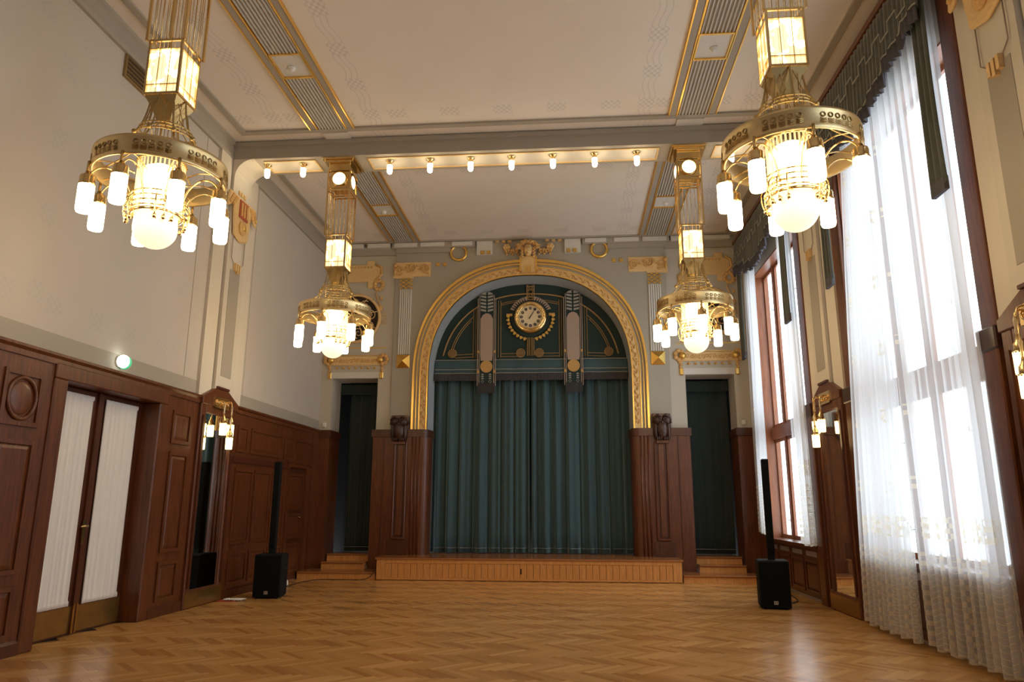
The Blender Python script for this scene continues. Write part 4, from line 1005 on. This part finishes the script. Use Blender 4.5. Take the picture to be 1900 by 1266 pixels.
for k in range(1, 13):
    a = pi/2-2*pi*k/12; X, Z = cx+.215*cos(a), cz+.215*sin(a)
    dd = MB().lathe([(.036,-.010),(.036,0)], (X, y-.085, Z), 16, 'y', False).build('numeral_disc', 'plum_enamel', t)
    text_obj(str(k), .045, (X, y-.0965, Z), 'dial_cream', dd)
for ang, ln, w, nm in ((pi/2-2*pi*(1.08/12), .15, .014, 'hour_hand'), (pi/2-2*pi*(5.2/60), .23, .009, 'minute_hand')):
    dx, dz = cos(ang), sin(ang); px_, pz_ = -dz*w, dx*w; yy = y-.103 if nm[0] == 'h' else y-.110
    MB().prism([(cx-.06*dx+px_, cz-.06*dz+pz_), (cx-.06*dx-px_, cz-.06*dz-pz_), (cx+ln*dx-px_*.4, cz+ln*dz-pz_*.4), (cx+ln*dx+px_*.4, cz+ln*dz+pz_*.4)], 'y', yy-.003, yy).build(nm, 'plum_enamel', t)
for q in (-1, 1):
    for k in range(8):      # pale rays above
        a = pi/2-q*(.24+k*.125); m = MB(); r0, r1 = .43, .53
        m.prism([(cx+r0*cos(a-.02), cz+r0*sin(a-.02)), (cx+r1*cos(a-.055), cz+r1*sin(a-.055)), (cx+r1*cos(a+.055), cz+r1*sin(a+.055)), (cx+r0*cos(a+.02), cz+r0*sin(a+.02))], 'y', y-.03, y-.005); m.build('ray', 'banner_pink', t)
    for k in range(9):      # heart leaves around the sides and below
        a = pi/2-q*(1.50+k*.172); r = .545; X, Z = cx+r*cos(a), cz+r*sin(a); ux, uz = cos(a), sin(a); vx, vz = -uz, ux; h = .042
        m = MB().prism([(X-ux*h+vx*.012, Z-uz*h+vz*.012), (X-ux*.03+vx*h, Z-uz*.03+vz*h), (X+ux*.01+vx*h*.85, Z+uz*.01+vz*h*.85), (X+ux*h*1.25, Z+uz*h*1.25), (X+ux*.01-vx*h*.85, Z+uz*.01-vz*h*.85), (X-ux*.03-vx*h, Z-uz*.03-vz*h), (X-ux*h-vx*.012, Z-uz*h-vz*.012)], 'y', y-.045, y-.02)
        bevel(m.build('heart_leaf', 'gold_line', t), .008)
    MB().box(cx+q*.44, cx+q*.58, y-.04, y-.01, cz+.04, cz+.10).build('side_bar', 'banner_gold', t)
m = MB().box(cx-.095, cx-.075, y-.03, y, 6.34, 6.72).box(cx+.075, cx+.095, y-.03, y, 6.34, 6.72).box(cx-.055, cx-.045, y-.03, y, 6.34, 6.72).box(cx+.045, cx+.055, y-.03, y, 6.34, 6.72)
for z in (6.36, 6.42, 6.60, 6.69): m.box(cx-.09, cx+.09, y-.028, y, z-.006, z+.006)
for z in (6.46, 6.65): m.ring((cx, y-.02, z), .03, .008, 16, 'y', 5)
m.build('hanging_bar', 'ribbon_gold', t)
m = MB()
for dx in (-.08, -.05, -.02, .02, .05, .08): m.box(cx+dx-.006, cx+dx+.006, y-.02, y, 4.98, 5.42)
m.build('pendant_cords', 'ribbon_gold', t)
# ------------------------------------------------------------------ chandeliers
def chandelier():
    t = empty('chandelier', (0, 0, ZS)); tag(t, '', 'chandelier', 'four large brass chandeliers')
    # canopy with lit discs
    m = MB().box(-.29, .29, -.29, .29, 7.36, 7.399).box(-.25, .25, -.25, .25, 7.32, 7.36).box(-.19, .19, -.19, .19, 7.20, 7.32); bevel(m.build('canopy', 'brass', t), .008)
    m = MB()
    for x in (-1, 1):
        for q in (-1, 1): m.box(x*.19-.012, x*.19+.012, q*.19-.012, q*.19+.012, 6.00, 7.20)
    for z in (7.19, 6.87, 6.82):
        for q in (-1, 1): m.box(-.19, .19, q*.19-.009, q*.19+.009, z-.012, z+.012).box(q*.19-.009, q*.19+.009, -.19, .19, z-.012, z+.012)
    m.build('post_frame', 'brass', t)
    MB().box(-.165, .165, -.165, .165, 6.89, 7.18).build('disc_housing', 'brass', t)
    for ax, q in (('y',-1), ('y',1), ('x',-1), ('x',1)):
        c = (0, q*.185, 7.03) if ax == 'y' else (q*.185, 0, 7.03)
        dd = MB().ring(c, .125, .018, 24, ax, 6).build('disc_rim', 'brass', t)
        MB().lathe([(.0,q*.03),(.06,q*.025),(.10,q*.012),(.115,0)], c, 20, ax, True, False).build('lit_disc', 'disc_glass', dd)
    m = MB()
    for k in range(5):
        x = -.13+k*.065
        for q in (-1, 1): m.cyl((x, q*.175, 0), .0045, 6.02, 6.82, 5).cyl((q*.175, x, 0), .0045, 6.02, 6.82, 5)
    o = m.build('hanging_rods', 'brass', t); o['kind'] = 'stuff'
    # lantern
    m = MB()
    for q in (-1, 1):
        for r in (-1, 1): m.box(q*.165-.011, q*.165+.011, r*.165-.011, r*.165+.011, 5.43, 6.02)
    for z in (6.015, 5.92, 5.53, 5.435):
        h = .012 if z in (6.015, 5.435) else .004
        for q in (-1, 1): m.box(-.165, .165, q*.165-.01, q*.165+.01, z-h, z+h).box(q*.165-.01, q*.165+.01, -.165, .165, z-h, z+h)
    for k in (-1, 1):
        for q in (-1, 1): m.box(k*.055-.003, k*.055+.003, q*.165-.006, q*.165+.006, 5.43, 6.0).box(q*.165-.006, q*.165+.006, k*.055-.003, k*.055+.003, 5.43, 6.0)
    m.build('lantern_frame', 'brass', t)
    MB().box(-.155, .155, -.155, .155, 5.45, 5.93).build('lantern_glass', 'lantern_glass', t)
    MB().lathe([(.235,5.43),(.215,5.40),(.15,5.30),(.10,5.20),(.075,5.17)], (0,0,0), 4, 'z', False).build('lantern_base', 'stay_brass', t).data.transform(Matrix.Rotation(pi/4, 4, 'Z'))
    # flared stays
    m = MB()
    for k in range(8):
        a = 2*pi*k/8; P = lambda r, z, da=0: (r*cos(a+da), r*sin(a+da), z)
        m.tube(sm([P(.17,5.43), P(.19,5.25), P(.25,5.05), P(.34,4.90), P(.58,4.76)]), .009, 6)
        m.tube([P(.15,5.40,.2), P(.20,5.18,.5), P(.29,5.00,.2)], .0045, 4); m.tube([P(.15,5.40,-.2), P(.20,5.18,-.5), P(.29,5.00,-.2)], .0045, 4)
        m.ball(P(.28,5.02), .026, 8, 6)
        m.tube([P(.09,5.34,.39), P(.10,4.72,.39)], .0045, 4)
    m.build('stays', 'stay_brass', t)
    m = MB()
    for z, r in ((5.10,.24), (5.06,.255), (5.02,.27)): m.ring((0,0,z), r, .008, 32, 'z', 5)
    m.build('upper_rings', 'stay_brass', t)
    # hoop
    hp = MB().lathe([(.575,4.58),(.595,4.575),(.60,4.60),(.592,4.62),(.592,4.73),(.602,4.75),(.597,4.775),(.575,4.77),(.575,4.58)], (0,0,0), 64, 'z', True, False).build('hoop', 'hoop_brass', t)
    for k in range(8):
        a0 = 2*pi*(k+.5)/8; m = MB()
        for j in range(-2, 3):
            a = a0+j*.115; c = (.596*cos(a), .596*sin(a), 4.70)
            m.tube([(c[0]-.02*sin(a)*cos(w_), c[1]+.02*cos(a)*cos(w_), c[2]+.02*sin(w_)) for w_ in [2*pi*i/10 for i in range(10)]], .006, 4, True)
            for z in (4.665, 4.65, 4.635): m.tube([(.597*cos(a-.045), .597*sin(a-.045), z), (.599*cos(a), .599*sin(a), z-.008), (.597*cos(a+.045), .597*sin(a+.045), z)], .004, 4)
        m.build('pierced_panel', 'stay_brass', hp)
    # arms and lamps
    for k in range(8):
        a = 2*pi*k/8; P = lambda r, z: (r*cos(a), r*sin(a), z)
        m = MB().tube(sm([P(.23,4.30), P(.29,4.47), P(.40,4.57), P(.52,4.56), P(.60,4.47)]), .009, 6); m.tube(sm([P(.23,4.60), P(.40,4.65), P(.58,4.62)]), .007, 5); m.tube([P(.61,4.60), P(.615,4.50), P(.61,4.44)], .014, 6)
        m.build('arm', 'brass', t)
        c = P(.605, 0)
        cp = MB().lathe([(.02,4.50),(.035,4.47),(.06,4.455),(.066,4.44),(.066,4.385),(.071,4.38),(.071,4.365),(.06,4.36)], c, 16).build('lamp_cap', 'brass', t)
        MB().lathe([(.062,4.375),(.068,4.36),(.068,4.13),(.060,4.105),(.030,4.098),(.0,4.097)], c, 18).build('lamp_glass', 'lamp_glass', t)
    # centre drum
    m = MB()
    for k in range(34): a = 2*pi*k/34; m.cyl((.205*cos(a), .205*sin(a), 0), .010, 4.24, 4.76, 6)
    o = m.build('glass_rods', 'glass_rod', t); o['kind'] = 'stuff'
    MB().lathe([(.15,4.22),(.15,4.70),(.08,4.74),(.0,4.745)], (0,0,0), 20).build('inner_light', 'core_glass', t)
    m = MB()
    for z in (4.26, 4.31, 4.36, 4.41): m.ring((0,0,z), .235, .007, 36, 'z', 5)
    m.build('drum_bands', 'brass', t)['kind'] = 'stuff'
    MB().ring((0,0,4.76), .215, .014, 36, 'z', 6).build('drum_rim', 'brass', t); MB().ring((0,0,4.225), .225, .016, 36, 'z', 6).build('globe_rim', 'brass', t)
    MB().lathe([(.19,4.22)]+[(.198*cos(k*pi/16), 4.10-.198*sin(k*pi/16)) for k in range(8)]+[(.0,3.902)], (0,0,0), 28).build('globe', 'globe_glass', t)
    for k in range(4):
        a = 2*pi*(k+.5)/4; m = MB(); P = lambda r, z, da=0: (r*cos(a+da), r*sin(a+da), z)
        for z in (4.20, 4.25, 4.30): m.tube(sm([P(.24,z,-.45), P(.29,z,0), P(.24,z,.45)]), .006, 5)
        for j in (-1, 0, 1): m.tube(sm([P(.23,4.38,j*.3), P(.285,4.31,j*.3), P(.275,4.18,j*.3), P(.235,4.12,j*.25)]), .007, 5); m.ball(P(.255,4.14,j*.3), (.02,.02,.026), 7, 5)
        m.build('filigree_bracket', 'brass', t)
    return t
ch = chandelier()
SPOTS = [(-2.98, 11.52, 'large brass chandelier under the bulb-lit beam on the door side of the stage'), (2.97, 11.52, 'large brass chandelier under the bulb-lit beam on the window side of the stage'),
         (-2.97, 6.21, 'large brass chandelier hanging beside the white-curtained double doors'), (2.97, 6.21, 'large brass chandelier hanging beside the full-length sheer curtains')]
for k, (x, y, lb) in enumerate(SPOTS):
    if k == 0: ch.location = (x, y, ZS); ch['label'] = lb
    else: dup(ch, (x, y, ZS), lb)
# bulbs along the beam soffit
def bulb():
    t = empty('soffit_lamp', (0, 0, ZS)); tag(t, 'small frosted tube lamp in a brass cap on the beam soffit', 'ceiling lamp', 'row of tube lamps along the beam')
    MB().lathe([(.065,7.395),(.065,7.385),(.04,7.37),(.042,7.33),(.046,7.325),(.046,7.31)], (0,0,0), 14).build('cap', 'brass', t)
    MB().lathe([(.040,7.325),(.046,7.30),(.046,7.20),(.036,7.165),(.018,7.152),(.0,7.15)], (0,0,0), 14).build('tube_glass', 'bulb_glass', t)
    return t
bl = bulb()
BX = [(-4.33,'at the door-side end of the beam'), (-3.68,'beside the canopy of the door-side chandelier, towards the wall'), (-2.13,'first of the middle seven from the door side'), (-1.42,'second of the middle seven from the door side'), (-.71,'third of the middle seven from the door side'), (0,'at the centre of the beam, over the clock'),
      (.71,'third of the middle seven from the window side'), (1.42,'second of the middle seven from the window side'), (2.13,'first of the middle seven from the window side'), (3.70,'beside the canopy of the window-side chandelier, towards the window'), (4.33,'at the window end of the beam')]
for k, (x, w) in enumerate(BX):
    lb = 'brass-capped tube lamp '+w
    o = bl if k == 0 else dup(bl, (0,0,0))
    o.location = (x, 11.46, ZS-.006); o['label'] = lb
# ------------------------------------------------------------------ small fittings on the walls
t = empty('exit_lamp', (XL, 8.80, 3.34)); tag(t, 'small round glowing globe lamp on the wall above the double doors', 'wall lamp')
MB().lathe([(.075,0),(.075,.025),(.06,.03)], (XL+.006, 8.80, 3.34), 20, 'x').build('base', 'white_plastic', t)
MB().ball((XL+.075, 8.80, 3.34), (.075, .085, .085), 18, 12).build('globe', 'exit_globe', t)
emit('exit_green', (.10,.75,.35), .6, (.1,.5,.25)); MB().ring((XL+.075, 8.84, 3.33), .068, .022, 24, 'y', 8).build('green_band', 'exit_green', t)
t = empty('vent_grille', (XL, 8.46, 7.33)); tag(t, 'brown rectangular ventilation grille high on the wall above the double doors', 'vent')
MB().box(XL, XL+.02, 8.18, 9.08, 7.10, 7.56).build('mesh_plate', 'vent_mesh', t)
m = MB().box(XL, XL+.035, 8.15, 8.18, 7.07, 7.59).box(XL, XL+.035, 9.08, 9.11, 7.07, 7.59).box(XL, XL+.035, 8.18, 9.08, 7.07, 7.10).box(XL, XL+.035, 8.18, 9.08, 7.56, 7.59); m.build('grille_frame', 'brass_dark', t)
for k in range(7): MB().box(XL+.02, XL+.028, 8.20, 9.06, 7.13+k*.06, 7.145+k*.06).build('bar', 'brass_dark', t)
for s in (-1, 1):
    x = s*4.76
    t = empty('wall_switch', (x, YB+.05, 3.32)); tag(t, 'small white wall box above the wainscot corner on the %s side of the stage' % ('door' if s < 0 else 'window'), 'switch', 'white wall boxes beside the stage')
    bevel(MB().box(x-.045, x+.045, YB+.01, YB+.05, 3.27, 3.38).build('box', 'white_plastic', t), .008)
    MB().box(x-.02, x+.02, YB+.002, YB+.01, 3.30, 3.35).build('rocker', 'white_plastic', t)
# ------------------------------------------------------------------ column loudspeakers
def speaker(x, y, rz, label):
    t = empty('column_speaker', (0, 0, 0)); tag(t, label, 'loudspeaker', 'black column loudspeakers')
    o = bevel(MB().box(-.225, .225, -.22, .25, .02, .71).build('bass_cabinet', 'black_plastic', t), .02, 2)
    MB().box(-.21, .21, -.232, -.218, .04, .68).build('bass_grille', 'black_grille', t)
    m = MB().box(-.03, .03, -.238, -.231, .075, .125); b = m.build('badge', 'silver_badge', t)
    for q in (-1, 1): MB().box(q*.012-.004, q*.012+.004, -.241, -.237, .085, .115).build('badge_mark', 'black_plastic', b)
    for q in (-1, 1):
        for r in (-1, 1): MB().cyl((q*.16, r*.17, 0), .022, 0, .022, 10).build('foot', 'black_rubber', t)
    MB().box(-.05, .05, -.05, .07, .71, .80).build('mount', 'black_plastic', t)
    c = bevel(MB().box(-.052, .052, -.06, .08, .80, 2.26).build('column', 'black_plastic', t), .008)
    MB().box(-.046, .046, -.066, -.059, .82, 2.24).build('column_grille', 'black_grille', c)
    for k in range(12): MB().box(-.047, .047, -.069, -.064, .90+k*.115, .906+k*.115).build('grille_bar', 'black_plastic', c)
    for q in (-1, 1): MB().tube([(q*.225, -.06, .45), (q*.24, -.06, .47), (q*.24, .06, .47), (q*.225, .06, .45)], .010, 6).build('handle', 'black_rubber', t)
    t.location = (x, y, 0); t.rotation_euler = (0, 0, rz); return t
speaker(-4.17, 12.50, .14, 'black column loudspeaker standing by the door-side wall mirror')
speaker(4.03, 12.06, -.15, 'black column loudspeaker standing before the window beside the stage')
# loose things on the floor
def cable(pts, label):
    P = [Vector(p) for p in pts]; out = []
    for i in range(len(P)-1):
        a = P[max(i-1,0)]; b = P[i]; c = P[i+1]; d = P[min(i+2,len(P)-1)]
        for k in range(6):
            u = k/6; out.append(.5*((2*b)+(c-a)*u+(2*a-5*b+4*c-d)*u*u+(3*b-a-3*c+d)*u**3))
    out.append(P[-1]); return tag(MB().tube(out, .008, 6).build('power_cable', 'black_rubber'), label, 'cable')
cable([(-4.30,12.75,.01),(-4.50,13.2,.01),(-4.48,14.2,.01),(-4.47,14.9,.01),(-4.30,15.36,.01),(-3.85,15.40,.01),(-3.40,15.44,.012),(-3.22,15.45,.10),(-3.16,15.40,.22)], 'thin black power cable running along the steps to the stage edge')
cable([(4.10,12.32,.01),(4.45,12.6,.01),(4.62,12.9,.01),(4.70,13.4,.01),(4.74,13.9,.02)], 'thin black cable from the loudspeaker to the radiator cover')
t = empty('power_plug', (-4.60, 14.35, 0)); tag(t, 'white power plug lying on the floor behind the loudspeaker', 'plug')
m = MB().lathe([(.035,0),(.04,.03),(.028,.07),(.012,.10)], (-4.60, 14.35, 0), 12); m.build('plug_body', 'white_plastic', t)
bevel(MB().box(-4.72, -4.64, 14.26, 14.34, 0, .05).build('socket_block', 'white_plastic', t), .008)
t = empty('paper_bundle', (-4.55, 12.0, 0)); tag(t, 'crumpled white papers with a red folder lying by the mirror', 'papers')
MB().box(-4.78, -4.50, 11.86, 12.06, 0.001, .012).build('red_folder', 'red_paper', t)
n = 8
for q in range(2):
    vs = []; fs = []; rnd = random.Random(q+11)
    for i in range(n+1):
        for j in range(n+1): vs.append((-4.70+q*.13+i*.022, 11.92+j*.024+q*.02, 0.018+.03*rnd.random()*(1-abs(j/n-.5))))
    for i in range(n):
        for j in range(n): a = i*(n+1)+j; fs.append((a, a+n+1, a+n+2, a+1))
    o = MB().add(vs, fs).build('paper_sheet', 'white_plastic', t); o.modifiers.new('thick', 'SOLIDIFY').thickness = .002
